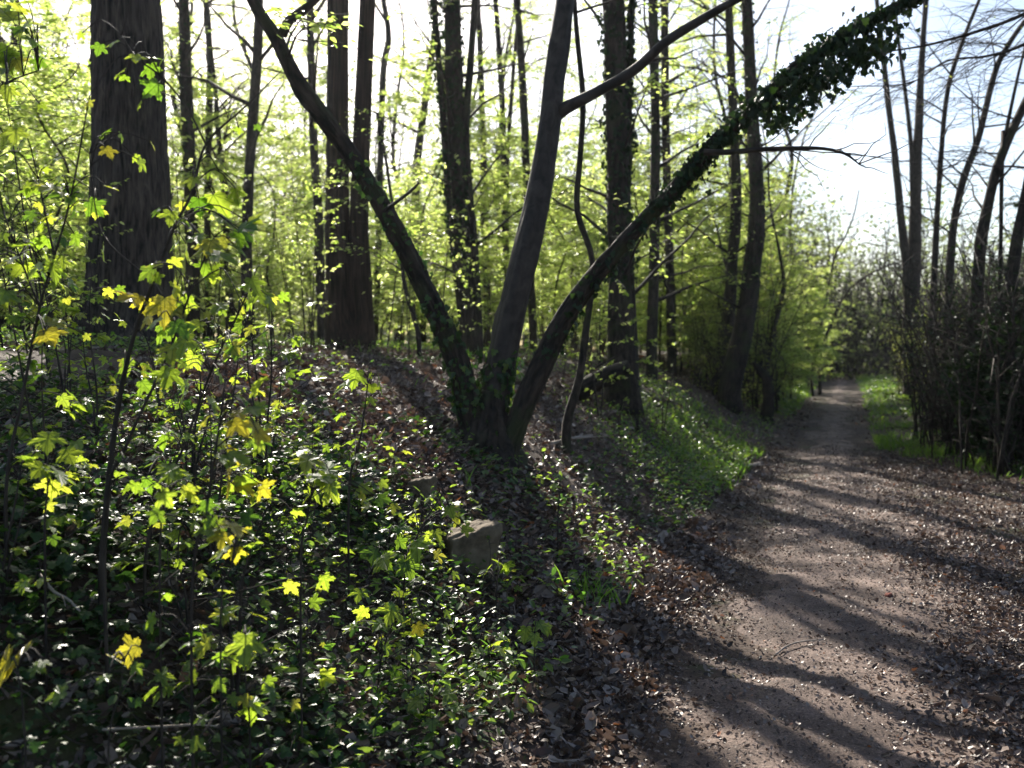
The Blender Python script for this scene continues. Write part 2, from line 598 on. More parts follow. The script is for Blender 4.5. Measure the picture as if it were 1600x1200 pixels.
def litter():
    rng = np.random.default_rng(3)
    P, S = [], []
    for (nn, x0, x1, y0, y1) in ((150000, -3, 4.4, 1.8, 8), (80000, -7, 8, 8, 16), (40000, -10, 12, 16, 34)):
        x, y = scatter(rng, nn, x0, x1, y0, y1)
        u = x - path_edge(y)
        w = np.interp(y, [-4, 4, 8, 12, 16, 24, 96], [3.6, 3.4, 2.9, 2.3, 1.75, 1.7, 1.75])
        c = u - np.interp(y, [0, 6, 12, 16, 40], [.95, .95, .9, .85, .85])                                    # trodden middle stays clear
        half = np.interp(y, [0, 6, 12, 40], [.66, .72, .74, .76]) * (1 + .35 * noise3(x * .9, y * .9, 3, 46))
        clear = np.clip(1.25 - np.abs(c) / half, 0, 1)
        dens = 1 - .62 * np.clip(clear * 1.8, 0, 1)
        dens *= np.clip(.8 + .4 * fbm(x * 1.1, y * 1.1, 0, 3, 41), .4, 1)
        ivy = (u < -(y - 3.0) * .55 - .3) & (y < 6.3)
        dens = np.where(ivy, dens * .45, dens)
        dens = np.where(x > verge(y) + .4, dens * .4, dens)
        ok = (rng.uniform(0, 1, nn) < dens) & in_view(x, y)
        x, y = x[ok], y[ok]
        P.append(np.stack([x, y, ground_z(x, y) + np.maximum(0, path_rise(x, y)) + rng.uniform(.004, .028, len(x))], 1))
        S.append(np.clip(rng.lognormal(-3.45, .38, len(x)), .014, .085) * (1 - .5 * clear[ok]) * np.where(u[ok] > .3, .72, 1) * np.where(y > 8, 1.15, 1) * np.where(y > 16, 1.3, 1))
    P, S = np.vstack(P), np.concatenate(S)
    ax, no = rand_axes(rng, len(P), .55)
    v, f = leaves(P, ax, no, S, (LITTER[0] * [1, 1, 1.5], LITTER[1]))
    props(add_mesh("leaf_litter", v, f, M['litter'], smooth=False), "dry brown fallen leaves strewn over the bank and along the earth path", "fallen leaves", kind="stuff")
    # crumbs and small grit on the trodden earth
    x, y = scatter(rng, 240000, -2, 7, 2.2, 16)
    u = x - path_edge(y)
    ok = in_view(x, y) & (u > -.1) & (x < verge(y)) & (rng.uniform(0, 1, len(x)) < .35 + .65 * np.clip(fbm(x * 1.3, y * 1.3, 4, 3, 44) + .3, 0, 1))
    x, y = x[ok], y[ok]
    P = np.stack([x, y, ground_z(x, y) + np.maximum(0, path_rise(x, y)) + rng.uniform(.002, .012, len(x))], 1)
    ax, no = rand_axes(rng, len(P), .6)
    v, f = leaves(P, ax, no, rng.uniform(.15, 1, len(P)) ** 2 * .021 * np.where(y > 8, 1.5, 1), FLAT)
    props(add_mesh("leaf_crumbs", v, f, M['litter'], smooth=False), "small broken leaf crumbs trodden into the earth path", "leaf crumbs", kind="stuff")


def ivy_cover():
    rng = np.random.default_rng(4)
    x, y = scatter(rng, 60000, -4.2, .9, 1.6, 7.6)
    u = x - path_edge(y)
    nse = fbm(x * .9, y * .9, 2, 3, 51)
    edge_ = -(y - 3.3) * .55 + .05 - u + .4 * nse
    dens = np.clip(edge_ * 1.6, 0, 1) * np.clip((6.2 - y) * .8 + nse, 0, 1)
    dens *= np.clip(.85 + .6 * fbm(x * 1.8, y * 1.8, 9, 2, 57), .25, 1)
    ok = (rng.uniform(0, 1, len(x)) < dens) & in_view(x, y)
    x, y = x[ok], y[ok]
    lift = rng.uniform(.01, 1, len(x)) ** 1.6 * (.10 + .10 * np.clip(nse[ok] + .5, 0, 1))
    P = np.stack([x, y, ground_z(x, y) + .012 + lift], 1)
    ax, no = rand_axes(rng, len(P), .5)
    v, f = leaves(P, ax, no, rng.uniform(.016, .058, len(P)) * (.8 + .5 * np.clip(fbm(x * 1.5, y * 1.5, 6, 2, 58), -.5, 1)), IVY)
    # the bank around the stem of the fan-shaped tree, sparse, and patches further up
    x2, y2 = scatter(rng, 30000, -6, 3.5, 5.5, 15)
    u2 = x2 - path_edge(y2)
    d2 = np.clip(fbm(x2 * .7, y2 * .7, 5, 3, 61) * 1.2 - .45, 0, .6) * (u2 < -.25)
    d2 = np.maximum(d2, np.exp(-(((x2 + .25) / .55) ** 2 + ((y2 - 7.2) / .6) ** 2)) * 1.1)
    ok = (rng.uniform(0, 1, len(x2)) < d2) & in_view(x2, y2)
    x2, y2 = x2[ok], y2[ok]
    P2 = np.stack([x2, y2, ground_z(x2, y2) + rng.uniform(.015, .10, len(x2))], 1)
    ax, no = rand_axes(rng, len(P2), .5)
    v2, f2 = leaves(P2, ax, no, rng.uniform(.03, .06, len(P2)), IVY)
    g = Geo()
    for i_ in range(260):
        k_ = rng.integers(len(x))
        a = rng.uniform(0, 6.28)
        px_, py_, rows = x[k_], y[k_], []
        for q_ in range(9):
            rows.append((px_, py_, gz(px_, py_) + rng.uniform(.01, .09)))
            a += rng.normal(0, .45)
            px_, py_ = px_ + .09 * math.cos(a), py_ + .09 * math.sin(a)
        g.tube(spline(np.array(rows), .04), np.full(len(spline(np.array(rows), .04)), rng.uniform(.0015, .0035)), 4)
    gv, gq, gt = np.vstack(g.v), np.vstack(g.q), np.vstack(g.t)
    f_all = np.vstack([f, f2 + len(v)]) + len(gv)
    props(add_mesh("ivy_ground_cover", np.vstack([gv, v, v2]), [gq, gt, f_all], None, smooth=False, mats=[M['bare'], M['ivy']], midx=np.concatenate([np.zeros(len(gq) + len(gt), int), np.ones(len(f_all), int)]),
                   attr=np.vstack([np.vstack(g.a), np.zeros((len(v) + len(v2), 3))])),
          "dark glossy ivy carpeting the slope beside the path", "ivy", kind="stuff")


def herbs_and_grass():
    rng = np.random.default_rng(5)
    # low herbs on the bank between the fan-shaped tree and the path, and among the ivy
    pts = []
    for (cx, cy, sx, sy, nn) in ((2.6, 13, .7, 2.6, 9500), (1.6, 10.6, .5, 1.0, 900), (-.6, 4.9, .5, .6, 1700), (-1.9, 5.4, .9, .8, 1500), (-1.5, 3.8, .7, .6, 350), (-.3, 3.8, .35, .45, 420), (.35, 7.4, .5, .6, 500), (.75, 5.9, .35, .5, 520), (5.2, 19, .5, 4, 2200), (7.4, 14.5, .6, 3.0, 2600), (9.5, 23, .7, 5, 1600), (-2.6, 17.5, 2.2, 1.6, 3600), (-7, 15, 3, 2.2, 2600)):
        pts.append(np.stack([rng.normal(cx, sx, nn), rng.normal(cy, sy, nn)], 1))
    for yy in range(24, 66, 2):
        for off in (-.9, 2.7):
            q = np.stack([rng.normal(0, .6, 520), rng.normal(yy, 1.2, 520)], 1)
            q[:, 0] += path_edge(q[:, 1]) + off
            pts.append(q)
    pts.append(np.stack([rng.normal(-4.6, 1.4, 4200), rng.normal(8.9, 1.1, 4200)], 1))
    p = np.vstack(pts)
    u = p[:, 0] - path_edge(p[:, 1])
    v_ = p[:, 0] - verge(p[:, 1])
    keep = ((u < -.18) | (v_ > .05)) & (p[:, 1] > 2) & (rng.uniform(0, 1, len(p)) < .75 + .6 * fbm(p[:, 0] * 1.4, p[:, 1] * 1.4, 2, 2, 71))
    p = p[keep]
    P = np.stack([p[:, 0], p[:, 1], ground_z(p[:, 0], p[:, 1]) + rng.uniform(.02, .16, len(p))], 1)
    ax, no = rand_axes(rng, len(P), .45)
    v, f = leaves(P, ax, no, rng.uniform(.03, .065, len(P)) * np.where(P[:, 1] > 22, 2.0, 1.0), BEECH)
    props(add_mesh("ground_herbs", v, f, M['herb'], smooth=False), "low leafy green herbs growing on the banks at both sides of the path", "herbs", kind="stuff")
    pts = []
    for (cx, cy, sx, sy, nn) in ((3.55, 14.0, .45, 1.9, 2600), (2.7, 12.4, .5, 1.2, 1500), (8.2, 26.5, .4, 2.6, 2600), (6.75, 15.6, .3, 1.8, 2000), (7.1, 12.2, .4, 1.2, 1200), (6.6, 12.9, .3, 1.0, 2200), (6.3, 15.2, .25, 1.5, 1800),
                                 (8.2, 20, .3, 2.6, 2200), (.48, 5.75, .10, .12, 110), (-.27, 6.5, .05, .05, 26), (11, 30, .5, 5, 2500), (-2.4, 15.5, 2.2, 1.2, 500), (-6, 15, 2.5, 2.5, 1500)):
        pts.append(np.stack([rng.normal(cx, sx, nn), rng.normal(cy, sy, nn)], 1))
    p = np.vstack(pts)
    u = p[:, 0] - path_edge(p[:, 1])
    v_ = p[:, 0] - verge(p[:, 1])
    p = p[((u < -.12) | (v_ > -.05)) & (rng.uniform(0, 1, len(p)) < np.clip(.45 + 1.3 * fbm(p[:, 0] * 1.9, p[:, 1] * 1.9, 8, 3, 75), .05, 1))]
    P = np.stack([p[:, 0], p[:, 1], ground_z(p[:, 0], p[:, 1]) - .01], 1)
    nn = len(P)
    ax = np.stack([rng.normal(0, .45, nn), rng.normal(0, .45, nn), np.ones(nn)], 1)
    no = np.stack([rng.normal(0, 1, nn), rng.normal(0, 1, nn), np.zeros(nn)], 1)
    v, f = leaves(P, ax, no, rng.uniform(.07, .20, nn), (BLADE[0] * np.array([1.5, 1, 1]), BLADE[1]))
    props(add_mesh("grass", v, f, M['grass'], smooth=False), "tufts of fresh green grass edging the earth path", "grass", kind="stuff")


litter()
ivy_cover()
herbs_and_grass()


# ------------------------------------------------------------------ trees
def limbs(rng, trunk, n, z0, z1, length, elev, twigs, twig_len, nleaf, lsize, flat=.35, r0=.02, droop=.0, bend=.0):
    """branches with twigs and leaves on a trunk (array x,y,z,r). Returns Geo of wood, leaf arrays"""
    g = Geo()
    LP, LA, LN, LS = [], [], [], []
    zs = trunk[:, 2]
    for i in range(n):
        z = z0 + (z1 - z0) * ((i + rng.uniform(0, 1)) / n)
        k = int(np.clip(np.searchsorted(zs, z), 0, len(zs) - 1))
        p0 = trunk[k, :3]
        rr = trunk[k, 3]
        f = (z - z0) / (z1 - z0 + 1e-6)
        ln = rng.uniform(*length) * (1 - .55 * f)
        az = rng.uniform(0, 2 * math.pi)
        el = rng.uniform(*elev)
        d = np.array([math.cos(az) * math.cos(el), math.sin(az) * math.cos(el), math.sin(el)])
        t = np.linspace(0, 1, 6)[:, None]
        side = np.cross(d, [0, 0, 1])
        p = p0 + d * t * ln + side * (t ** 2) * ln * rng.normal(0, .16) + np.array([0, 0, 1]) * (t ** 2) * ln * (bend - droop) + rng.normal(0, .025 * ln, (6, 3)) * t
        r = np.interp(np.linspace(0, 1, 6), [0, 1], [min(r0 * (.5 + ln * .35), rr * .6), .003])
        g.tube(p, r, 5)
        for j in range(twigs):
            s = rng.uniform(.18, 1)
            q0 = np.array([np.interp(s, t[:, 0], p[:, c]) for c in range(3)])
            a2 = az + rng.choice([-1, 1]) * rng.uniform(.4, 1.25)
            tl = rng.uniform(*twig_len) * (1.15 - .5 * s)
            e2 = rng.normal(el * .35, .22)
            d2 = np.array([math.cos(a2) * math.cos(e2), math.sin(a2) * math.cos(e2), math.sin(e2)])
            tt_ = np.linspace(0, 1, 4)[:, None]
            q = q0 + d2 * tt_ * tl + np.array([0, 0, -.12]) * tt_ ** 2 * tl + rng.normal(0, .03 * tl, (4, 3)) * tt_
            g.tube(q, np.linspace(.0065, .002, 4) * (.6 + r0 * 20), 3)
            m = rng.poisson(nleaf * rng.choice([.1, .7, 1.5, 2.0]))
            if m:
                w = rng.uniform(.1, 1.05, m)
                c = np.stack([np.interp(w, tt_[:, 0], q[:, a]) for a in range(3)], 1) + rng.normal(0, .05, (m, 3)) * [1, 1, .5]
                aa = a2 + rng.choice([-1, 1], m) * rng.uniform(.3, 1.4, m)
                LP.append(c)
                LA.append(np.stack([np.cos(aa), np.sin(aa), rng.normal(-.15, .25, m)], 1))
                LN.append(np.stack([rng.normal(0, flat, m), rng.normal(0, flat, m), np.ones(m)], 1))
                LS.append(rng.uniform(lsize * .6, lsize * 1.25, m))
    if LP:
        return g, np.vstack(LP), np.vstack(LA), np.vstack(LN), np.concatenate(LS)
    return g, None, None, None, None


def ivy_on(rng, tr, n, z0, z1, size, thick, hang=None):
    """ivy leaves clinging to a trunk array between two heights"""
    zs = tr[:, 2]
    L = np.concatenate([[0], np.cumsum(np.linalg.norm(np.diff(tr[:, :3], axis=0), axis=1))])
    a, b = np.interp([z0, z1], zs, L)
    s = rng.uniform(a, b, n)
    c = np.stack([np.interp(s, L, tr[:, k]) for k in range(4)], 1)
    th = rng.uniform(0, 2 * math.pi, n)
    d = np.stack([np.cos(th), np.sin(th), rng.normal(0, .3, n)], 1)
    clump = .5 + .8 * np.clip(fbm(c[:, 0] * 3 + np.cos(th), c[:, 1] * 3 + np.sin(th), c[:, 2] * 2.2, 2, 91), -.3, 1)
    P = c[:, :3] + d * (c[:, 3:4] * .9 + (rng.uniform(0, 1, n) ** 1.5 * thick * clump)[:, None])
    ax = np.stack([rng.normal(0, .5, n), rng.normal(0, .5, n), -np.ones(n)], 1)
    no = d + rng.normal(0, .5, (n, 3))
    return leaves(P, ax, no, rng.uniform(size * .6, size * 1.2, n), IVY)


def trunk_line(pts, Yd, widths, top=None, step=.12, ground=True, drift=None, tip=.02):
    """pixel polyline + distance + pixel widths -> x,y,z,r along the stem, carried on to height `top` above the frame"""
    Yd = np.broadcast_to(np.asarray(Yd, float), (len(pts),)) if np.ndim(Yd) == 0 else np.interp(np.linspace(0, 1, len(pts)), np.linspace(0, 1, len(Yd)), Yd)
    P = [np.append(W(px, py, y), .5 * w * y / F) for (px, py), y, w in zip(pts, Yd, np.interp(np.linspace(0, 1, len(pts)), np.linspace(0, 1, len(widths)), widths))]
    if ground:
        b = P[0]
        z = gz(b[0], b[1])
        if b[2] > z - .1:
            P.insert(0, np.array([b[0], b[1], z - .12, b[3] * 1.15]))
    if top:
        d = P[-1][:3] - P[-2][:3]
        d /= np.linalg.norm(d)
        q = P[-1].copy()
        r_end = q[3]
        hh = max(.5, top - q[2])
        m = 7
        up = np.array([0, 0, 1.0]) if drift is None else np.array(drift, float)
        rg = np.random.default_rng(int(abs(q[0] * 100)) + 5)
        for i in range(m):
            d = d * .86 + up * .14 + rg.normal(0, .05, 3)
            d /= np.linalg.norm(d)
            q = q.copy()
            q[:3] = q[:3] + d * hh / m
            q[3] = r_end + (tip - r_end) * (i + 1) / m
            P.append(q)
    return spline(np.array(P), step)


def stem_part(name, tr, mat, parent, loc, sides=12, rough=.10, seed=0, freq=5.0, ridge=None):
    g = Geo()
    g.tube(tr[:, :3], np.maximum(tr[:, 3], .002), sides, rough, seed, freq, ridge)
    return g.build(name, mat, parent, loc)


def crown_part(rng, tr, parent, loc, wood, leafm, lname="foliage", **kw):
    g, P, A, N, S = limbs(rng, tr, **kw)
    g.build("branches", wood, parent, loc)
    if P is not None:
        v, f = leaves(P, A, N, S, BEECH)
        add_mesh(lname, v, f, leafm, parent, smooth=False, loc=loc)


# --- the big furrowed trunk
def furrow(C, S, L, rr):
    a = np.arctan2(S, C)
    w = fbm(C * 2.0, S * 2.0, L * 1.4, 2, 3) * .10
    n1 = np.abs(noise3(np.cos(a + w) * 9, np.sin(a + w) * 9, L * 1.5, 21))
    n2 = np.abs(noise3(np.cos(a - w) * 17, np.sin(a - w) * 17, L * 3.4, 25))
    rid = np.clip(np.minimum(n1 * 2.6, n2 * 3.2 + .15), 0, 1) ** .6
    root = np.clip(1 - (L - .2) / .8, 0, 1) ** 2 * .10 * np.cos(a * 5 + 1)
    return -.026 * (1 - rid) + root * (rr > .4)


t = trunk_line([(203, 560), (203, 520), (205, 470), (205, 400), (205, 300), (203, 200), (197, 0)], 10, [205, 160, 140, 126, 119, 111, 104], top=19, step=.05)
base = t[0, :3] + [0, 0, .12]
big = thing("furrowed_tree", "massive upright trunk with deeply furrowed grey brown bark standing behind the maple saplings", "tree", base)
k = int(np.searchsorted(t[:, 2], 7.0))
stem_part("trunk", t[:k + 1], M['furrowed'], big, base, 150, .03, 2, 1.0, furrow)
stem_part("upper_trunk", t[k:], M['furrowed'], big, base, 24, .05, 2, 1.0)
crown_part(np.random.default_rng(101), t, big, base, M['rough'], M['spring'], n=22, z0=8.5, z1=18.5, length=(2.5, 5.5), elev=(.1, .8), twigs=8, twig_len=(.6, 1.5), nleaf=8, lsize=.08, r0=.045)

def knobbly(C, S, L, rr):
    a = fbm(C * 1.1, S * 1.1, L * 2.2, 3, 15) * .12
    b_ = np.abs(noise3(C * 3.2, S * 3.2, L * 3.0, 18))
    c_ = np.abs(noise3(C * 6 + 4, S * 6, L * 7.0, 19))
    k_ = np.clip(noise3(C * 1.3, S * 1.3, L * 3.1, 23) - .55, 0, 1) * .9
    return rr * (a + k_ - .16 * (1 - np.clip(b_ * 3, 0, 1)) - .07 * (1 - np.clip(c_ * 3, 0, 1)))


def fluted(C, S, L, rr):
    a = fbm(C * 1.2, S * 1.2, L * .7, 3, 35) * .09
    k_ = np.clip(noise3(C * 1.1, S * 1.1, L * 1.7, 43) - .6, 0, 1) * .6
    return rr * (a + k_ - .05 * (1 - np.clip(np.abs(noise3(C * 4, S * 4, L * 1.2, 38)) * 3, 0, 1)))


# --- the fan-shaped tree with three stems
fb = W(765, 705, 7.7)
fb[2] = gz(fb[0], fb[1])
fan = thing("three_stemmed_tree", "tree of three bare dark stems fanning out from one ivy wrapped foot beside the path", "tree", fb)
sl_ = trunk_line([(748, 700), (735, 650), (722, 590), (700, 530), (652, 425), (603, 332), (562, 265), (522, 205), (462, 122), (432, 62), (395, 0)], [7.7, 7.6, 7.4, 7.2], [46, 40, 36, 34, 31, 29, 26, 25, 23, 21, 18], top=7.2, step=.03)
sm_ = trunk_line([(772, 705), (770, 640), (788, 545), (815, 420), (840, 310), (858, 200), (868, 110), (884, 0)], [7.75, 7.8, 8.0], [56, 50, 47, 43, 38, 34, 32, 29], top=14, step=.035)
sr_ = trunk_line([(795, 705), (806, 670), (832, 600), (882, 500), (930, 432), (1000, 352), (1060, 290), (1110, 232), (1180, 166), (1250, 100), (1330, 48), (1420, 0)], [7.6, 7.6, 7.3, 7.0, 6.8], [37, 34, 34, 32, 28, 25, 23, 21, 20, 18, 16, 14], top=6.2, step=.06, drift=(.6, -.1, .6))
s1 = stem_part("stem", sl_, M['rough'], fan, fb, 64, .05, 4, 7, knobbly)
s2 = stem_part("stem", sm_, M['smooth'], fan, fb, 64, .02, 5, 3, fluted)
s3 = stem_part("stem", sr_, M['rough'], fan, fb, 56, .05, 6, 6, knobbly)
ft = spline(np.array([[fb[0], fb[1], fb[2] - .2, .36], [fb[0], fb[1], fb[2] + .02, .27], [fb[0], fb[1], fb[2] + .16, .20], [fb[0], fb[1], fb[2] + .34, .14], [fb[0] + .01, fb[1], fb[2] + .46, .08]]), .02)
stem_part("foot", ft, M['rough'], fan, fb, 72, .10, 12, 5, lambda C, S, L, rr: knobbly(C, S, L, rr) * 1.3 + .22 * rr * np.cos(np.arctan2(S, C) * 5 + 2 * noise3(C, S, L * 2, 4)) * np.clip(1 - L / .5, 0, 1))
b = trunk_line([(866, 182), (885, 168), (930, 145), (990, 110), (1040, 66), (1090, 34), (1150, 0)], [7.95, 7.7, 7.4], [22, 20, 17, 16, 15, 14, 12], top=6.6, step=.06, ground=False, drift=(.6, 0, .5))
stem_part("branch", b, M['smooth'], s2, fb, 12, .06, 7)
b = trunk_line([(440, 55), (452, 32), (475, 15), (500, -8)], 7.2, [17, 15, 13, 11], top=6.2, step=.06, ground=False)
stem_part("branch", b, M['rough'], s1, fb, 10, .08, 8)
b = trunk_line([(1100, 238), (1140, 238), (1190, 234), (1240, 232), (1285, 232), (1320, 240), (1342, 256)], [6.95, 6.6], [10, 9, 8, 7, 5, 4, 2], step=.05, ground=False)
hook = b
stem_part("branch", b, M['rough'], s3, fb, 8, .12, 9)
g = Geo()
rg = np.random.default_rng(8)
for i_ in range(16):
    q0 = hook[rg.integers(8, len(hook)), :3]
    d = np.array([.6, 0, 0]) + rg.normal(0, .5, 3)
    q = q0 + d * np.linspace(0, 1, 5)[:, None] * rg.uniform(.2, .7) + rg.normal(0, .02, (5, 3)) * np.linspace(0, 1, 5)[:, None]
    g.tube(q, np.linspace(.005, .0015, 5), 4)
g.build("twigs", M['bare'], s3, fb)
b = trunk_line([(600, 330), (640, 300), (655, 285)], 7.2, [6, 5, 3], step=.05, ground=False)
stem_part("branch", b, M['rough'], s1, fb, 6, .1, 10)
rng = np.random.default_rng(77)
v1, f1 = ivy_on(rng, sr_, 3600, W(1040, 310, 7)[2], 5.2, .048, .13)
v2, f2 = ivy_on(rng, sr_, 260, W(860, 560, 7.3)[2], W(1040, 310, 7)[2], .055, .06)
# hanging clumps under the upper stem
nn = 900
ii = rng.integers(np.searchsorted(sr_[:, 2], W(1200, 145, 6.9)[2]), np.searchsorted(sr_[:, 2], W(1390, 20, 6.8)[2]), nn)
P = sr_[ii, :3] + np.stack([rng.normal(.05, .09, nn), rng.normal(0, .1, nn), -rng.uniform(.02, .28, nn)], 1)
v3, f3 = leaves(P, np.stack([rng.normal(0, .5, nn), rng.normal(0, .5, nn), -np.ones(nn)], 1), rng.normal(0, 1, (nn, 3)) - [0, .6, 0], rng.uniform(.035, .065, nn), IVY)
add_mesh("ivy", np.vstack([v1, v2, v3]), np.vstack([f1, f2 + len(v1), f3 + len(v1) + len(v2)]), M['holly'], s3, smooth=False, loc=fb)
v1, f1 = ivy_on(rng, sm_, 420, fb[2], fb[2] + .75, .06, .16)
v2, f2 = ivy_on(rng, sl_, 420, fb[2], fb[2] + 1.2, .055, .12)
v3, f3 = ivy_on(rng, sl_, 200, W(650, 425, 7.4)[2], W(540, 230, 7.2)[2], .05, .12)
add_mesh("ivy", np.vstack([v1, v2, v3]), np.vstack([f1, f2 + len(v1), f3 + len(v1) + len(v2)]), M['ivy'], fan, smooth=False, loc=fb)
for tr_, wood, sd in ((sl_, M['rough'], 5), (sm_, M['smooth'], 6), (sr_, M['rough'], 7)):
    r_ = np.random.default_rng(200 + sd)
    g, P, A, N, S = limbs(r_, tr_, n=12 if sd != 6 else 16, z0=3.6 if sd != 6 else 6, z1=tr_[-1, 2], length=(.5, 1.7), elev=(.0, .8), twigs=6, twig_len=(.3, .8), nleaf=5, lsize=.065, r0=.016)
    if sd != 7:
        g.build("branches", M['bare'], fan, fb)
        v, f = leaves(P, A, N, S, BEECH)
        add_mesh("foliage", v, f, M['spring'], fan, smooth=False, loc=fb)


# --- further trees traced one by one
def tree(name, label, stems, wood, Yd, top=15, ivy=0, ivy_z=None, crown=None, sides=12, rough=.10, leaf='spring', group=None, isize=.07, ithick=.14):
    trs = [trunk_line(s[0], Yd if len(s) < 3 else s[2], s[1], top=top and top * (1 - .07 * q), step=.14) for q, s in enumerate(stems)]
    b0 = trs[0][0, :3].copy()
    b0[2] = gz(b0[0], b0[1])
    th = thing(name, label, "tree", b0, group)
    for q, tr_ in enumerate(trs):
        st = stem_part("trunk" if q == 0 else "stem", tr_, M[wood], th, b0, sides, rough, q * 3 + int(abs(b0[0] * 7)), 3.0)
        if ivy and q < 2:
            r_ = np.random.default_rng(int(abs(b0[0]) * 991) + q)
            v, f = ivy_on(r_, tr_, ivy // (q + 1), ivy_z[0], ivy_z[1], isize, ithick)
            add_mesh("ivy", v, f, M['holly'], st, smooth=False, loc=b0)
    kw = dict(n=14, z0=(top or 6) * .42, z1=(top or 6) * .97, length=(1.2, 3.2), elev=(.15, 1.0), twigs=7, twig_len=(.5, 1.3), nleaf=3, lsize=.08, r0=.03)
    if crown is not None:
        kw.update(crown)
    if kw['n']:
        crown_part(np.random.default_rng(int(abs(b0[0] * 313)) + 9), trs[0], th, b0, M['bare'], M[leaf], **kw)
    return th


tree("twin_stemmed_tree", "pair of straight reddish brown trunks rising from one flared foot on the bank's crest",
     [([(545, 562), (536, 520), (530, 450), (527, 350), (527, 200), (528, 0)], [78, 56, 44, 38, 35, 33]), ([(556, 562), (566, 520), (563, 450), (561, 350), (566, 200), (574, 0)], [70, 44, 36, 31, 27, 24])], 'red', 14.7, 17, sides=22, rough=.08,
     crown=dict(n=14, z0=9))
tree("ivy_clad_tree", "cluster of ivy clad stems standing just behind the crotch of the three stemmed tree",
     [([(738, 548), (728, 450), (720, 330), (712, 200), (706, 0)], [30, 26, 26, 27, 26]), ([(728, 548), (712, 420), (700, 300), (690, 150), (678, 0)], [14, 11, 10, 10, 9]), ([(748, 548), (742, 400), (728, 220), (735, 100), (742, 0)], [15, 13, 12, 11, 10])],
     'rough', 15.2, 15, 1500, (3.2, 9.5), dict(n=30, z0=2.6, length=(.5, 2.0), nleaf=5), ithick=.16)
tree("ivy_clad_tree", "thick dark ivy clad trunk with broad foot between arching ivy stem and path",
     [([(972, 625), (972, 575), (970, 480), (967, 330), (963, 150), (958, 0)], [62, 46, 38, 35, 35, 34]), ([(992, 622), (986, 480), (979, 340), (982, 200), (985, 60)], [18, 15, 13, 11, 9])], 'rough', 13, 14, 1700, (2.6, 8), dict(n=34, z0=1.9, length=(.6, 2.2), nleaf=7, lsize=.075), sides=16)
tree("slender_tree", "thin crooked sapling trunk snaking upward between the middle and the arching stem",
     [([(886, 660), (905, 592), (915, 520), (926, 412), (902, 330), (906, 250), (911, 160), (902, 60), (898, 0)], [15, 13, 12, 10, 10, 9, 9, 8, 7])], 'rough', 9.3, 8.5, crown=dict(n=9, z0=4.5, length=(.5, 1.3), twigs=4, nleaf=4), sides=8)
tree("leaning_tree", "dark trunk leaning over the bank toward the path, the thicker of a close pair",
     [([(1140, 605), (1160, 525), (1175, 420), (1183, 330), (1174, 150), (1166, 0)], [36, 31, 28, 24, 19, 16])], 'rough', 20, 15, 500, (3, 9), dict(n=26, z0=2.2, nleaf=6))
tree("leaning_tree", "dark trunk close behind a thicker leaning trunk on the bank by the path",
     [([(1122, 598), (1136, 510), (1145, 400), (1150, 300), (1142, 100), (1138, 0)], [24, 21, 18, 16, 14, 12])], 'rough', 21.5, 14, crown=dict(n=24, z0=2.4, nleaf=6))
tree("straight_tree", "straight dark trunk seen through leaves just beyond the arching ivy stem",
     [([(1018, 570), (1022, 400), (1024, 200), (1020, 0)], [19, 17, 15, 14])], 'rough', 19, 16, 300, (4, 9), dict(n=28, z0=2.5, nleaf=6))
tree("straight_tree", "grey trunk half hidden by bright leaves between the ivy clad tree and the leaning pair",
     [([(1050, 575), (1046, 400), (1040, 200), (1038, 0)], [16, 14, 13, 12])], 'bare', 22, 16, crown=dict(n=28, z0=2.5, nleaf=6))
tree("straight_tree", "dark trunk standing in the thicket next to the massive furrowed trunk",
     [([(302, 565), (298, 300), (291, 150), (287, 0)], [22, 20, 19, 17])], 'rough', 19, 15, 300, (5, 9), dict(n=14, z0=6))
tree("straight_tree", "grey trunk in the thicket midway between the furrowed trunk and the twin reddish trunks",
     [([(392, 552), (385, 400), (391, 250), (401, 100), (405, 0)], [20, 18, 16, 15, 13])], 'bare', 17, 14, crown=dict(n=14, z0=5))
tree("slender_tree", "thin wavy trunk close to the dark trunk beside the massive furrowed one",
     [([(328, 560), (324, 330), (328, 120), (322, 0)], [11, 10, 10, 9])], 'bare', 21, 14, crown=dict(n=12, z0=5))
tree("slender_tree", "short grey trunk ending in leaves, beside the grey trunk in the thicket",
     [([(361, 552), (356, 430), (351, 300)], [15, 13, 11])], 'bare', 21, 9, crown=dict(n=14, z0=4))
tree("slender_tree", "slim grey trunk standing close before the twin reddish trunks",
     [([(502, 540), (498, 350), (489, 200), (484, 0)], [15, 14, 13, 11])], 'bare', 19, 14, crown=dict(n=12, z0=6))
tree("slender_tree", "thin crooked stem against white sky just past the twin reddish trunks",
     [([(585, 545), (590, 420), (598, 130), (607, 60), (599, 0)], [10, 10, 10, 9, 8])], 'bare', 25, 15, crown=dict(n=8, z0=10))
tree("slender_tree", "slim far trunk against the sky next to the ivy clad cluster",
     [([(762, 550), (757, 300), (752, 130), (747, 0)], [11, 10, 9, 8])], 'bare', 25, 18, crown=dict(n=12, z0=9))
tree("slender_tree", "slim forked far trunk halfway between ivy clad cluster and the fan's middle stem",
     [([(795, 552), (788, 300), (784, 150), (774, 0)], [11, 10, 9, 8]), ([(795, 552), (792, 300), (800, 140), (810, 20)], [8, 7, 6, 5])], 'bare', 24, 17, crown=dict(n=12, z0=9))
tree("slender_tree", "slim dark far trunk close before the middle stem of the fan",
     [([(834, 550), (822, 250), (815, 100), (807, 0)], [13, 13, 12, 10])], 'rough', 22, 16, crown=dict(n=12, z0=8))
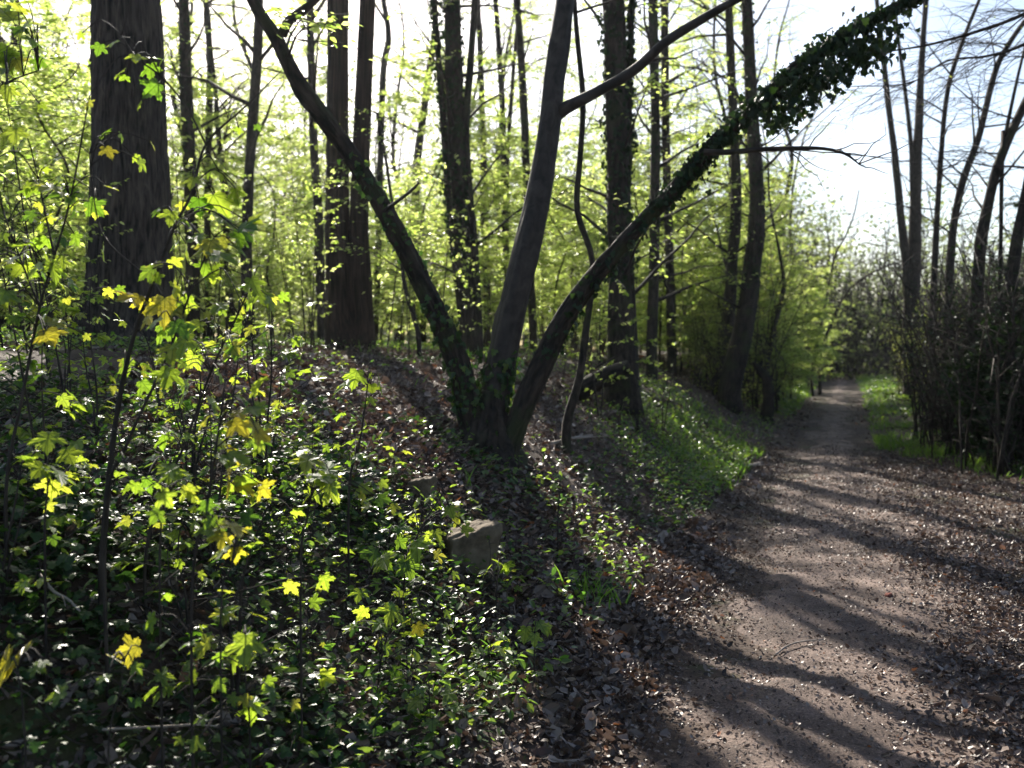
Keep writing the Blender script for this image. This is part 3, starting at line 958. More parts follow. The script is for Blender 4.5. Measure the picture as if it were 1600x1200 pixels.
tree("small_tree", "small thin crooked tree rising from the lit crest between the twin trunks and the fan",
     [([(656, 570), (652, 515), (633, 450), (624, 380), (610, 300)], [9, 8, 7, 6, 5])], 'bare', 13.2, 5, crown=dict(n=12, z0=2.6, z1=4.8, length=(.5, 1.2), twigs=5, nleaf=7, lsize=.06, r0=.012), sides=7)

bare = dict(length=(.8, 2.4), elev=(.0, .9), twigs=9, twig_len=(.4, 1.1), nleaf=.8, lsize=.05, r0=.02)
tree("bare_tree", "tall bare tree of three slim stems against the white sky beside the path's far bend",
     [([(1425, 615), (1424, 480), (1428, 400), (1433, 250), (1440, 100), (1447, 0)], [28, 25, 20, 15, 10, 8]),
      ([(1420, 600), (1418, 440), (1410, 360), (1400, 260), (1390, 180), (1380, 90), (1370, 0)], [14, 14, 12, 11, 9, 8, 6]), ([(1427, 600), (1426, 400), (1424, 240), (1414, 140), (1402, 50)], [8, 8, 7, 6, 5])],
     'bare', 30, 17, crown=dict(bare, n=26, z0=5, length=(1, 3.2)), leaf='spring_dull')
tree("bare_tree", "bare wavy stem rising through brush next to the three stemmed bare tree",
     [([(1457, 645), (1460, 420), (1470, 250), (1481, 140), (1506, 60), (1530, 0)], [13, 10, 8, 7, 6, 5])], 'bare', 19, 9, crown=dict(bare, n=16, z0=4, nleaf=.3), leaf='spring_dull')
tree("bare_tree", "bare stem curving outward on top, between the wavy stem and the thick leaning trunk",
     [([(1476, 650), (1485, 410), (1500, 300), (1530, 210), (1556, 110), (1582, 60), (1612, 20)], [14, 12, 11, 10, 9, 8, 7])], 'bare', 17, 7.5, crown=dict(bare, n=16, z0=3.6, nleaf=.3), leaf='spring_dull')
tree("bare_tree", "thickest dark bare trunk by the clearing, leaning outward over the evergreen bush",
     [([(1508, 690), (1520, 540), (1531, 400), (1546, 310), (1566, 240), (1612, 140)], [24, 21, 18, 16, 14, 12]), ([(1566, 245), (1570, 215), (1588, 130), (1600, 80)], [6, 6, 5, 4])], 'rough', 14.5, 7, crown=dict(bare, n=14, z0=3.6, nleaf=.2), leaf='spring_dull')
tree("bare_tree", "dark bare trunk rising out of the evergreen bush at the clearing",
     [([(1572, 620), (1582, 430), (1600, 320), (1622, 200)], [19, 18, 16, 14])], 'rough', 14, 7, crown=dict(bare, n=14, z0=3.2, nleaf=.2), leaf='spring_dull')
tree("arching_tree", "thin bare stem arching across the far end of the path",
     [([(1282, 560), (1300, 500), (1330, 450), (1375, 420), (1420, 405)], [5, 4, 3.5, 3, 2])], 'bare', 38, None, crown=dict(bare, n=14, z0=3.2, z1=6, nleaf=1), leaf='spring_dull')
tree("arching_tree", "thin dark stem leaning steeply out above the far end of the path",
     [([(1270, 575), (1290, 470), (1305, 400), (1315, 380)], [5, 4, 3.5, 3])], 'bare', 36, 8, crown=dict(bare, n=14, z0=3, z1=7, nleaf=1.5), leaf='spring_dull')
tree("small_tree", "thin leaning stem with an elbow on the bank between leaning pair and path",
     [([(1198, 575), (1204, 540), (1222, 460), (1225, 440), (1215, 380)], [9, 8, 7, 6, 4])], 'bare', 24, 7.5, crown=dict(n=14, z0=2.6, z1=7, length=(.6, 1.6), twigs=6, nleaf=5, lsize=.07, r0=.014), leaf='spring_dull')


# --- prototypes that are copied: leafy understorey trees, tall far trees, brush
def proto_under(seed, H=5.2, nl=34, tw=11, leaf='spring', nleaf=15, z0=.5, ls=.085, length=(.8, 1.9)):
    rng = np.random.default_rng(seed)
    pts = np.array([[0, 0, -.2, .035]] + [[rng.normal(0, .06 * i), rng.normal(0, .06 * i), H * i / 6, .034 * (1 - i / 6.6)] for i in range(1, 7)])
    tr_ = spline(pts, .2)
    th = thing("understorey_tree", "x", "tree")
    stem_part("trunk", tr_, M['bare'], th, None, 6, .08, seed)
    crown_part(rng, tr_, th, None, M['bare'], M[leaf], n=nl, z0=z0, z1=H * .98, length=length, elev=(-.05, .5), twigs=tw, twig_len=(.35, .9), nleaf=nleaf, lsize=ls, r0=.011, flat=.32)
    return th


def proto_tall(seed, H=17, r=.13, n=28, nleaf=5):
    rng = np.random.default_rng(seed)
    pts = np.array([[0, 0, -.3, r * 1.25], [0, 0, .4, r]] + [[rng.normal(0, .035 * i * 2), rng.normal(0, .035 * i * 2), H * i / 8, r * (1 - i / 8.4)] for i in range(1, 9)])
    tr_ = spline(pts, .4)
    th = thing("tall_tree", "x", "tree")
    stem_part("trunk", tr_, M['bare'], th, None, 9, .08, seed)
    crown_part(rng, tr_, th, None, M['bare'], M['spring'], n=n, z0=H * .3, z1=H * .97, length=(1.2, 3.4), elev=(.2, 1.1), twigs=9, twig_len=(.5, 1.4), nleaf=nleaf, lsize=.09, r0=.028)
    return th


def proto_brush(seed, leafm, nleaf, name="brushwood_shrub", nst=26, H=3.2):
    rng = np.random.default_rng(seed)
    th = thing(name, "x", "shrub")
    g = Geo()
    P, A, N, S = [], [], [], []
    for i in range(nst):
        a = rng.uniform(0, 2 * math.pi)
        lean = rng.uniform(.05, .55)
        h = H * rng.uniform(.5, 1.1)
        t_ = np.linspace(0, 1, 6)[:, None]
        d = np.array([math.cos(a), math.sin(a), 0])
        p = np.array([rng.normal(0, .35), rng.normal(0, .35), -.1]) + d * lean * h * t_ ** 1.4 + np.array([0, 0, 1]) * h * t_ + rng.normal(0, .05, (6, 3)) * t_
        g.tube(p, np.linspace(.017, .005, 6), 4)
        for k_ in range(12):
            s = rng.uniform(.08, 1)
            q0 = np.array([np.interp(s, t_[:, 0], p[:, c]) for c in range(3)])
            d2 = rng.normal(0, 1, 3) * [1, 1, .5] + [0, 0, .35]
            d2 /= np.linalg.norm(d2)
            tl = rng.uniform(.2, .7)
            q = q0 + d2 * np.linspace(0, 1, 3)[:, None] * tl
            g.tube(q, [.007, .005, .003], 3)
            m = rng.poisson(nleaf)
            if m:
                w = rng.uniform(.1, 1, m)[:, None]
                P.append(q0 + d2 * w * tl + rng.normal(0, .03, (m, 3)))
                ax, no = rand_axes(rng, m, .5)
                A.append(ax)
                N.append(no)
                S.append(rng.uniform(.04, .08, m))
    g.build("stems", M['bare'], th)
    v, f = leaves(np.vstack(P), np.vstack(A), np.vstack(N), np.concatenate(S), BEECH)
    add_mesh("foliage", v, f, leafm, th, smooth=False)
    return th


def clear_bank(sp):
    def shades(x, y):
        # its shadow, about 7.5 m long, would lie on the lit mound or the grassy bank
        for k_ in np.linspace(0, 7.5, 16):
            a, b_ = x + .305 * k_, y - k_
            if (-3.8 < a < .3 and 7.5 < b_ < 12.5) or (2.3 < a < 4.4 and 11 < b_ < 15.5) or (3.8 < a < 6 and 10 < b_ < 15):
                return True
        return False
    return [(x, y) for x, y in sp if not (y < 25 and -5.2 < x - path_edge(y) < 0) and not shades(x, y)]


def place(protos, spots, label, group, rng, smin=.8, smax=1.2, used=set()):
    for (x, y, *s) in spots:
        pr = protos[rng.integers(len(protos))]
        s = s[0] if s else rng.uniform(smin, smax)
        loc = (x, y, gz(x, y) - .05)
        rot = rng.uniform(0, 2 * math.pi)
        if pr.name in used:
            copy_thing(pr, loc, rot, s, label, group)
        else:
            used.add(pr.name)
            pr.location = [float(c) for c in loc]
            pr.rotation_euler = (0, 0, rot)
            pr.scale = (s, s, s)
            props(pr, label, None, group)


def spots_px(rng, n, px0, px1, y0, y1, power=1.0, gap=.9, rim=1.0):
    """n spots inside a wedge of the wood seen between two columns of the photograph, clear of the path"""
    out = []
    for _ in range(n * 40):
        if len(out) == n:
            break
        y = y0 + (y1 - y0) * rng.uniform(0, 1) ** power
        x = (rng.uniform(px0, px1) - 800) / F * y
        if -1.0 < x - path_edge(y) and x < verge(y) + rim:
            continue
        if any((x - a) ** 2 + (y - b_) ** 2 < gap ** 2 for a, b_ in out):
            continue
        out.append((x, y))
    return out


rng = np.random.default_rng(21)
UND = [proto_under(s, H) for s, H in ((1, 4.6), (2, 5.4), (3, 6.2), (4, 3.6), (5, 5.0))]
TALL = [proto_tall(s, H, r) for s, H, r in ((11, 17, .13), (12, 19, .16), (13, 15, .09), (14, 18, .11))]
zones = [(-60, 150, 13, 34, 24, 9, "on the massive furrowed trunk's outer side"),
         (250, 510, 15, 36, 24, 5, "between the furrowed trunk and twin reddish trunks"),
         (590, 860, 16, 38, 26, 6, "between the twin reddish trunks and the fan's middle stem"),
         (860, 1240, 15, 36, 36, 9, "between the fan's middle stem and the path")]
for (a, b_, y0, y1, nu, nt_, where) in zones:
    place(UND, clear_bank(spots_px(rng, nu, a, b_, y0, y1, 1.2, 1.2)), "leafy tree with bright green sprays " + where, "understorey trees " + where, rng)
    place(TALL, spots_px(rng, nt_, a, b_, y0 + 8, 58, .9, 1.8), "slim far trunk " + where, "tall far trees " + where, rng, .8, 1.15)

place(UND, [((px - 800) / F * y, y, sc_) for px, y, sc_ in ((1000, 22.5, 1.0), (1062, 23, .95), (1105, 22, .7), (1030, 24, 1.1), (1085, 25, 1.0), (1215, 24, .7), (1190, 27, .9), (1235, 29, .9), (1262, 40, 1.1), (1270, 48, 1.2), (1240, 36, 1.0), (940, 20, .8), (1150, 25, .8), (1125, 23.5, .7))], "low leafy tree with drooping sprays around the leaning pair of trunks", "low leafy trees around the leaning pair", rng)
MID = [proto_under(s, H, 44, 8, 'spring', 9, 3.2, .10, (1.0, 2.6)) for s, H in ((51, 9.5), (52, 11), (53, 8.5), (54, 12.5))]
for (a, b_, y0, y1, nm, where) in ((-120, 170, 20, 38, 11, zones[0][6]), (240, 520, 26, 42, 9, zones[1][6]), (600, 880, 30, 44, 3, zones[2][6]), (880, 1230, 26, 48, 9, zones[3][6])):
    place(MID, clear_bank(spots_px(rng, nm, a, b_, y0, y1, 1.0, 1.5)), "tall tree with leafy upper sprays " + where, "taller leafy trees " + where, rng, .85, 1.2)

BR = [proto_brush(s, M['spring_dull'], 5.5) for s in (31, 32, 33)]
w_ = "on the verge between the path and the bare trees"
place(BR, [(x, y) for x, y in spots_px(rng, 22, 1340, 1480, 15.5, 34, 1.0, .7, 1.7) + spots_px(rng, 18, 1400, 1620, 17, 42, 1.0, .9, 1.9)], "twiggy shrub with yellow green leaves " + w_, "brushwood shrubs " + w_, rng, .5, .95)
w_ = "lining the bank where the path runs into the distance"
place(BR, [(x, y) for x, y in spots_px(rng, 40, 1100, 1300, 20, 60, .8, .9)], "twiggy shrub with yellow green leaves " + w_, "brushwood shrubs " + w_, rng, .7, 1.3)

# --- dark evergreen bush and arching ivy stem at the clearing
HB = W(1625, 705, 12.4)
HB[2] = gz(HB[0], HB[1])
rg = np.random.default_rng(301)
bush = thing("evergreen_bush", "dense dark evergreen bush hung with ivy at the edge of the clearing", "bush", HB)
g = Geo()
for i_ in range(26):
    a = rg.uniform(0, 2 * math.pi)
    t_ = np.linspace(0, 1, 6)[:, None]
    h = rg.uniform(1.2, 2.5)
    p = HB + np.array([rg.normal(0, .3), rg.normal(0, .3), -.1]) + np.array([math.cos(a), math.sin(a), 0]) * rg.uniform(.2, 1.0) * t_ ** 1.5 + np.array([0, 0, 1]) * h * t_ + rg.normal(0, .06, (6, 3)) * t_
    g.tube(p, np.linspace(.03, .006, 6), 5)
g.build("stems", M['rough'], bush, HB)
nn = 15000
u_ = rg.normal(0, 1, (nn, 3))
u_ /= np.linalg.norm(u_, axis=1)[:, None]
rad = rg.uniform(.35, 1, nn)[:, None] ** .5
P = HB + np.array([.35, .5, 1.15]) + u_ * rad * np.array([1.15, 1.2, 1.25]) * (1 + .35 * fbm(u_[:, 0:1] * 2.5, u_[:, 1:2] * 2.5, u_[:, 2:3] * 2.5, 2, 5))
P = P[fbm(P[:, 0] * 2.2, P[:, 1] * 2.2, P[:, 2] * 2.2, 2, 8) > -.05]
P = P[P[:, 2] > ground_z(P[:, 0], P[:, 1]) + .02]
nn = len(P)
v, f = leaves(P, rg.normal(0, 1, (nn, 3)) - [0, 0, .4], rg.normal(0, .7, (nn, 3)) + [0, 0, .6], rg.uniform(.05, .10, nn), IVY)
add_mesh("foliage", v, f, M['holly'], bush, smooth=False, loc=HB)
tree("arching_tree", "dark ivy hung stem bowing over the clearing into the evergreen bush",
     [([(1500, 715), (1512, 610), (1530, 545), (1560, 505), (1612, 474), (1660, 480)], [15, 15, 14, 13, 12, 8])], 'rough', 14.2, None, 500, (.9, 2.8), dict(n=0), ithick=.12)

# --- dark conifer behind the evergreen bush
CB = np.array([10.6, 18.0, 0.0])
CB[2] = gz(CB[0], CB[1])
rg = np.random.default_rng(311)
con = thing("conifer_tree", "dark conifer with flat drooping boughs rising behind the evergreen bush", "tree", CB)
ct = spline(np.array([[CB[0], CB[1], CB[2] - .1, .11], [CB[0] + .05, CB[1], CB[2] + 2, .08], [CB[0], CB[1] + .05, CB[2] + 4.6, .015]]), .2)
stem_part("trunk", ct, M['rough'], con, CB, 10, .08, 3)
g, P, A, N, S = limbs(rg, ct, n=44, z0=CB[2] + .3, z1=CB[2] + 4.4, length=(1.5, 2.6), elev=(-.05, .25), twigs=12, twig_len=(.4, .9), nleaf=22, lsize=.10, r0=.014, droop=.2, flat=.2)
g.build("branches", M['rough'], con, CB)
v, f = leaves(P, A, N, S, (FLAT[0] * np.array([.45, 1, 1]), FLAT[1]))
add_mesh("foliage", v, f, M['holly'], con, smooth=False, loc=CB)


# --- bare boughs reaching in over the clearing from a tree beside the view
def bough(label, pts, Yd, w, seed):
    rg = np.random.default_rng(seed)
    tr_ = trunk_line(pts, Yd, w, step=.1, ground=False)
    b0 = tr_[0, :3].copy()
    th = thing("overhanging_bough", label, "bough", b0)
    stem_part("bough", tr_, M['bare'], th, b0, 7, .1, seed, 5)
    g = Geo()
    for i_ in range(17):
        q0 = tr_[rg.integers(2, len(tr_)), :3]
        d = (tr_[-1, :3] - tr_[0, :3])
        d = d / np.linalg.norm(d) + rg.normal(0, .55, 3) * [1, .8, .5] + [0, 0, -.12]
        d /= np.linalg.norm(d)
        ln = rg.uniform(.5, 1.5)
        t_ = np.linspace(0, 1, 6)[:, None]
        q = q0 + d * t_ * ln + np.array([0, 0, -.18]) * t_ ** 2 * ln + rg.normal(0, .035, (6, 3)) * t_
        g.tube(q, np.linspace(.0045, .0015, 6), 4)
        for k_ in range(7):
            s_ = rg.uniform(.15, 1)
            p0 = np.array([np.interp(s_, t_[:, 0], q[:, c]) for c in range(3)])
            e = d + rg.normal(0, .7, 3) * [1, 1, .5]
            e /= np.linalg.norm(e)
            l2 = rg.uniform(.15, .55)
            g.tube(np.array([p0, p0 + e * l2 * .5 + rg.normal(0, .02, 3), p0 + e * l2]), [.0024, .0018, .0012], 3)
    g.build("twigs", M['bare'], th, b0)
    return th


bough("upper bare twiggy bough reaching in against the white sky over the clearing", [(1680, -20), (1600, 22), (1530, 48), (1450, 70), (1380, 82), (1310, 100)], 9, [8, 6, 5, 3.5, 2.5, 1.5], 71)
bough("lower bare twiggy bough reaching in against the white sky over the clearing", [(1690, 20), (1600, 70), (1540, 88), (1480, 95), (1420, 130), (1330, 135)], 10, [7, 5, 4, 3, 2, 1.5], 72)

# --- far wood closing the view
def far_wood():
    rg = np.random.default_rng(401)
    g = Geo()
    P, S = [], []
    for i_ in range(260):
        y = rg.uniform(58, 120)
        px = rg.uniform(-150, 1800)
        x = (px - 800) / F * y
        if -1.5 < x - path_edge(y) < 3.2 and y < 66:
            continue
        H = rg.uniform(9, 17) * np.interp(px, [0, 900, 1250, 1320, 1700], [1.15, 1.1, 1.0, .75, .75])
        z = gz(x, y)
        p = np.array([[x + rg.normal(0, .12) * k_, y, z - .3 + H * k_ / 4] for k_ in range(5)])
        g.tube(p, np.linspace(rg.uniform(.1, .22), .03, 5), 5)
        for k_ in range(9):
            zz = z + H * rg.uniform(.25, 1)
            d = rg.normal(0, 1, 3) * [1, 1, .2] + [0, 0, .7]
            q = np.array([[x, y, zz], [x, y, zz] + d * .8, [x, y, zz] + d * 1.6 + [0, 0, .3]])
            g.tube(q, [.04, .025, .01], 3)
        m = int(700 * H / 12)
        c = np.stack([rg.normal(x, 1.5, m), rg.normal(y, 1.5, m), z + H * rg.beta(1.3, 1.2, m)], 1)
        P.append(c)
        S.append(rg.uniform(.16, .34, m))
    # low brush that closes the bottom
    m = 46000
    y = rg.uniform(58, 100, m)
    x = rg.uniform(-.62, .66, m) * y
    c = np.stack([x, y, ground_z(x, y) + rg.uniform(0, 1, m) ** 1.3 * 5], 1)
    u_ = x - path_edge(y)
    P.append(c[~((u_ > -1) & (u_ < 2.8) & (y < 60))])
    S.append(rg.uniform(.18, .36, len(P[-1])))
    for i_ in range(900):
        y = rg.uniform(57, 95)
        px = rg.uniform(1080, 1720)
        x = (px - 800) / F * y
        if -1.0 < x - path_edge(y) < 2.6 and y < 60:
            continue
        z = gz(x, y)
        h = rg.uniform(2.5, 10.5)
        a = rg.normal(0, 1, 3) * [.22, .22, 0]
        p = np.array([x, y, z - .2]) + (np.array([0, 0, 1]) + a) * np.linspace(0, 1, 5)[:, None] * h + rg.normal(0, .12, (5, 3))
        g.tube(p, np.linspace(.06, .02, 5), 4)
        for k_ in range(10):
            q0 = p[0] + (p[-1] - p[0]) * rg.uniform(.15, 1)
            d = rg.normal(0, 1, 3) * [1, 1, .5] + [0, 0, .6]
            g.tube(np.array([q0, q0 + d * .6, q0 + d * 1.1 + rg.normal(0, .2, 3)]), [.03, .022, .014], 3)
    P, S = np.vstack(P), np.concatenate(S)
    ax, no = rand_axes(rg, len(P), .7)
    v, f = leaves(P, ax, no, S, FLAT)
    gv, gq, gt = np.vstack(g.v), np.vstack(g.q), np.vstack(g.t)
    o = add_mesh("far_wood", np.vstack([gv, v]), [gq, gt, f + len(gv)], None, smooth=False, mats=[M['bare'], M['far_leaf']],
                 midx=np.concatenate([np.zeros(len(gq) + len(gt), int), np.ones(len(f), int)]), attr=np.vstack([np.vstack(g.a), np.zeros((len(v), 3))]))
    props(o, "hazy mass of far woodland closing off the path and the sky line", "woodland", kind="stuff")


far_wood()


# ------------------------------------------------------------------ maple saplings in front
def sapling(label, stem, Yd, w, blobs, gold=(), extra=0, seed=0, group=None, name="maple_sapling", branches=()):
    """stem: pixel polyline; blobs: (px, py, size in px[, metres nearer or farther]) of single leaves or leaf pairs"""
    rg = np.random.default_rng(seed + 500)
    tr_ = trunk_line(stem, Yd, np.array(w) * .62, step=.04)
    b0 = tr_[0, :3].copy()
    b0[2] = gz(b0[0], b0[1])
    th = thing(name, label, "sapling", b0, group)
    g = Geo()
    g.tube(tr_[:, :3], tr_[:, 3], 7, .08, seed)
    lines = [tr_]
    for br, bw in branches:
        t2 = trunk_line(br, Yd, bw, step=.04, ground=False)
        g.tube(t2[:, :3], t2[:, 3], 6, .05, seed)
        lines.append(t2)
    allp = np.vstack(lines)[:, :3]
    res = {'maple': [[], [], [], []], 'maple_gold': [[], [], [], []]}

    def put(kind, p, s, n=1):
        d = np.linalg.norm(allp - p, axis=1) + np.maximum(0, allp[:, 2] - p[2]) * .5
        q0 = allp[int(np.argmin(d))]
        for c in range(n):
            pp = p + rg.normal(0, .3 * s, 3) * (c > 0)
            dirv = pp - q0
            dirv[2] *= .3
            dirv = dirv / (np.linalg.norm(dirv) + 1e-6)
            ax = dirv * .8 + rg.normal(0, .35, 3) + [0, 0, -.55]
            no = np.array([rg.normal(0, .4), -.45 + rg.normal(0, .35), .75])
            ss = s * rg.uniform(.8, 1.1) * (.75 if c else 1)
            ax = ax / np.linalg.norm(ax)
            st = pp - ax * ss * .45
            m1 = (q0 + st) / 2 + [0, 0, .25 * np.linalg.norm(st - q0)]
            if np.linalg.norm(st - q0) > .01:
                g.tube(spline(np.array([q0, m1, st]), .04), np.full(len(spline(np.array([q0, m1, st]), .04)), .0021), 5)
            R = res[kind]
            R[0].append(st)
            R[1].append(ax)
            R[2].append(no)
            R[3].append(ss)

    for q_, bl in enumerate(blobs):
        px, py, s = bl[:3]
        dy = bl[3] if len(bl) > 3 else rg.uniform(-.25, .25)
        yy = Yd + dy
        put('maple_gold' if q_ in gold else 'maple', W(px, py, yy), s * rg.uniform(.95, 1.25) * yy / F, 2 if s > 26 else 1)
    for _ in range(int(extra * 2.6)):
        ln = lines[rg.integers(len(lines))]
        q0 = ln[rg.integers(int(len(ln) * .3), len(ln)), :3]
        put('maple', q0 + rg.normal(0, .11, 3) + [0, 0, .03], rg.uniform(.03, .075))
    g.build("stem", M['bare'], th, b0)
    for kd, nm in (('maple', "foliage"), ('maple_gold', "golden_foliage")):
        R = res[kd]
        if R[0]:
            v, f = leaves(R[0], R[1], R[2], np.array(R[3]), MAPLE)
            o = add_mesh(nm, v, f, M[kd], th, smooth=False, loc=b0, attr=np.tile(MAPLE[0], (len(R[0]), 1)))
            if nm == "golden_foliage":
                o["label"] = "golden yellow leaves"
    return th


sapling("tallest maple sapling, its forked stem crossing before the massive furrowed trunk", [(160, 880), (178, 680), (205, 540), (240, 440), (270, 360), (300, 300), (322, 225), (385, 165), (440, 110)], 3.2, [18, 14, 11, 9, 8, 7, 6, 4, 3],
        [(345, 320, 50), (328, 265, 34), (370, 300, 36), (228, 472, 48), (258, 488, 44), (200, 465, 40), (290, 395, 34), (262, 520, 40), (200, 574, 34), (230, 582, 36), (150, 330, 26), (185, 115, 30), (215, 90, 28), (235, 112, 24), (175, 68, 20), (243, 135, 20),
         (165, 208, 24), (190, 215, 18), (240, 228, 18), (245, 328, 28), (170, 238, 24), (385, 355, 40), (355, 345, 40), (160, 395, 26), (240, 420, 30), (275, 410, 24), (300, 285, 24), (310, 375, 30)], (3, 4, 5, 20), 8, 1,
        branches=[([(322, 226), (290, 165), (250, 118), (215, 92), (190, 55)], [4, 3, 3, 2, 2]), ([(240, 440), (170, 380), (150, 330), (140, 240)], [3, 3, 2, 2])])
sapling("upright maple sapling with broad bright leaves along a straight slanting stem", [(165, 800), (200, 690), (260, 560), (300, 450), (335, 370)], 3.0, [9, 8, 7, 5, 4],
        [(285, 540, 46), (262, 590, 42), (275, 455, 34), (285, 480, 36), (320, 420, 34), (350, 400, 40), (375, 375, 36), (315, 390, 34), (240, 505, 26), (265, 560, 30)], (), 6, 2)
sapling("slim maple sapling with dark drooping leaves beside the leafy slanting one", [(230, 850), (290, 690), (330, 580), (372, 490), (395, 440)], 3.4, [8, 7, 6, 5, 4],
        [(390, 460, 34), (410, 465, 34), (378, 480, 30), (300, 510, 40), (275, 545, 40), (345, 590, 22), (365, 545, 34), (255, 690, 30), (285, 620, 30), (340, 480, 30), (320, 440, 26)], (), 5, 3)
sapling("maple sapling with a column of golden leaves on its slender stem", [(300, 930), (325, 780), (345, 650), (352, 590)], 2.7, [8, 7, 6, 4],
        [(398, 640, 36), (375, 668, 38), (400, 672, 36), (372, 715, 50), (360, 745, 48), (388, 755, 40), (345, 690, 26), (368, 825, 50), (400, 610, 28), (330, 830, 30), (405, 690, 30), (318, 660, 24)], (1, 2, 4, 5, 7), 4, 4)
sapling("maple sapling with bright leaves standing furthest out beyond the furrowed trunk", [(10, 760), (35, 620), (62, 480), (85, 400), (110, 310), (140, 150)], 3.2, [9, 8, 7, 6, 5, 3],
        [(72, 395, 38), (85, 425, 36), (10, 408, 40), (30, 420, 36), (5, 462, 40), (65, 500, 46), (78, 525, 40), (100, 302, 42), (75, 292, 46), (45, 300, 36), (115, 320, 30), (65, 350, 30), (20, 500, 26), (95, 470, 30), (120, 375, 24), (150, 325, 24)], (6,), 12, 5,
        branches=[([(62, 480), (30, 400), (5, 330)], [4, 3, 2]), ([(85, 400), (70, 330), (60, 280)], [4, 3, 2])])
sapling("small maple sapling holding one fan of pointed leaves low over the ivy", [(70, 840), (74, 770), (76, 700)], 2.9, [6, 5, 4], [(75, 690, 44), (95, 742, 46), (82, 762, 44), (60, 735, 30)], (), 0, 6)
sapling("small maple sapling with leaves bunched above dark ivy, beside the golden one", [(250, 860), (262, 790), (268, 730)], 2.8, [6, 5, 4], [(272, 738, 44), (255, 765, 28), (300, 770, 34), (240, 800, 30), (225, 765, 30)], (), 2, 7)
sapling("low maple sapling with wide hand shaped leaves on the ivy slope", [(470, 880), (480, 810), (490, 750)], 3.2, [6, 5, 4], [(485, 762, 60), (505, 745, 44), (480, 722, 34), (520, 770, 40), (455, 755, 30), (570, 765, 30), (600, 780, 26)], (), 3, 8)
sapling("slight maple sapling with wilted dark leaf tips below the twin trunks", [(545, 770), (560, 700), (570, 640), (575, 590)], 4.4, [6, 5, 4, 3], [(535, 602, 34), (592, 602, 34), (570, 655, 24), (596, 680, 22), (604, 622, 26), (548, 690, 26), (560, 715, 20), (530, 650, 20), (470, 630, 16)], (), 3, 9)
sapling("spreading maple sapling with bright leaves beside the stone block", [(630, 930), (640, 870), (660, 820), (690, 775)], 4.3, [6, 5, 4, 3],
        [(650, 786, 22), (690, 782, 26), (670, 778, 24), (640, 800, 24), (615, 795, 20), (690, 848, 22), (668, 842, 26), (650, 862, 38), (600, 878, 40), (688, 868, 24), (585, 868, 34), (715, 812, 22), (730, 818, 22), (625, 845, 24), (705, 800, 20)], (), 6, 10,
        branches=[([(640, 870), (605, 850), (590, 865)], [3, 2, 2])])
sapling("tiny maple seedling in front of the stone block's lower corner", [(775, 925), (778, 895), (776, 880)], 4.9, [4, 3, 2], [(780, 880, 22), (792, 888, 20), (760, 892, 20), (752, 898, 14)], (), 0, 11)
sapling("tiny maple seedling by the leaf strewn edge of the path", [(835, 1020), (838, 995), (840, 980)], 4.3, [4, 3, 2], [(820, 992, 22), (848, 980, 26), (835, 1000, 20), (856, 985, 18)], (), 0, 12)
sapling("tiny maple seedling with one pale leaf below the arching ivy stem", [(872, 800), (875, 770), (875, 750)], 6.2, [4, 3, 2], [(874, 745, 20), (866, 760, 12)], (), 0, 13)
sapling("maple sapling with a big yellow leaf at the frame edge low in the ivy", [(40, 1180), (35, 1100), (28, 1045)], 2.5, [6, 5, 4], [(22, 1032, 58), (60, 1045, 30)], (0,), 0, 14)
sapling("maple sapling with one square yellow green leaf over the darkest ivy", [(170, 1160), (185, 1090), (195, 1030)], 2.6, [5, 4, 3], [(198, 1016, 50), (160, 1060, 26), (215, 1045, 26)], (0,), 1, 15)
sapling("maple sapling with a cluster of green leaves low beside the ivy hollow", [(390, 1130), (385, 1080), (382, 1020)], 2.8, [5, 4, 3], [(382, 1015, 46), (372, 1030, 36), (316, 1008, 34), (405, 1100, 46), (425, 1085, 30), (300, 1060, 24)], (), 2, 16)
sapling("maple sapling with a large yellowish leaf halfway down the ivy slope", [(345, 960), (360, 890), (368, 840)], 2.7, [5, 4, 3], [(370, 832, 48), (330, 825, 40), (395, 850, 30)], (0,), 2, 17)
sapling("leafy maple sapling at the lit ivy edge below the stone", [(590, 1080), (600, 1010), (625, 950)], 3.7, [5, 4, 3], [(610, 960, 30), (560, 930, 26), (640, 990, 26), (655, 985, 24), (590, 1000, 24), (565, 960, 22), (625, 930, 24), (700, 960, 20)], (3,), 6, 18)

# leafy spray of an overhanging maple branch, top corner by the frame
sapling("overhanging maple branch with yellow green leaves high beside the furrowed trunk", [(-160, 330), (-60, 180), (10, 130), (60, 110)], 3.6, [9, 7, 5, 3],
        [(35, 45, 40), (10, 95, 46), (50, 35, 30), (10, 20, 36), (20, 165, 34), (5, 75, 36), (60, 100, 24), (80, 90, 24), (30, 10, 30), (0, 140, 34), (15, 215, 26), (50, 65, 26)], (), 8, 19, name="maple_branch")

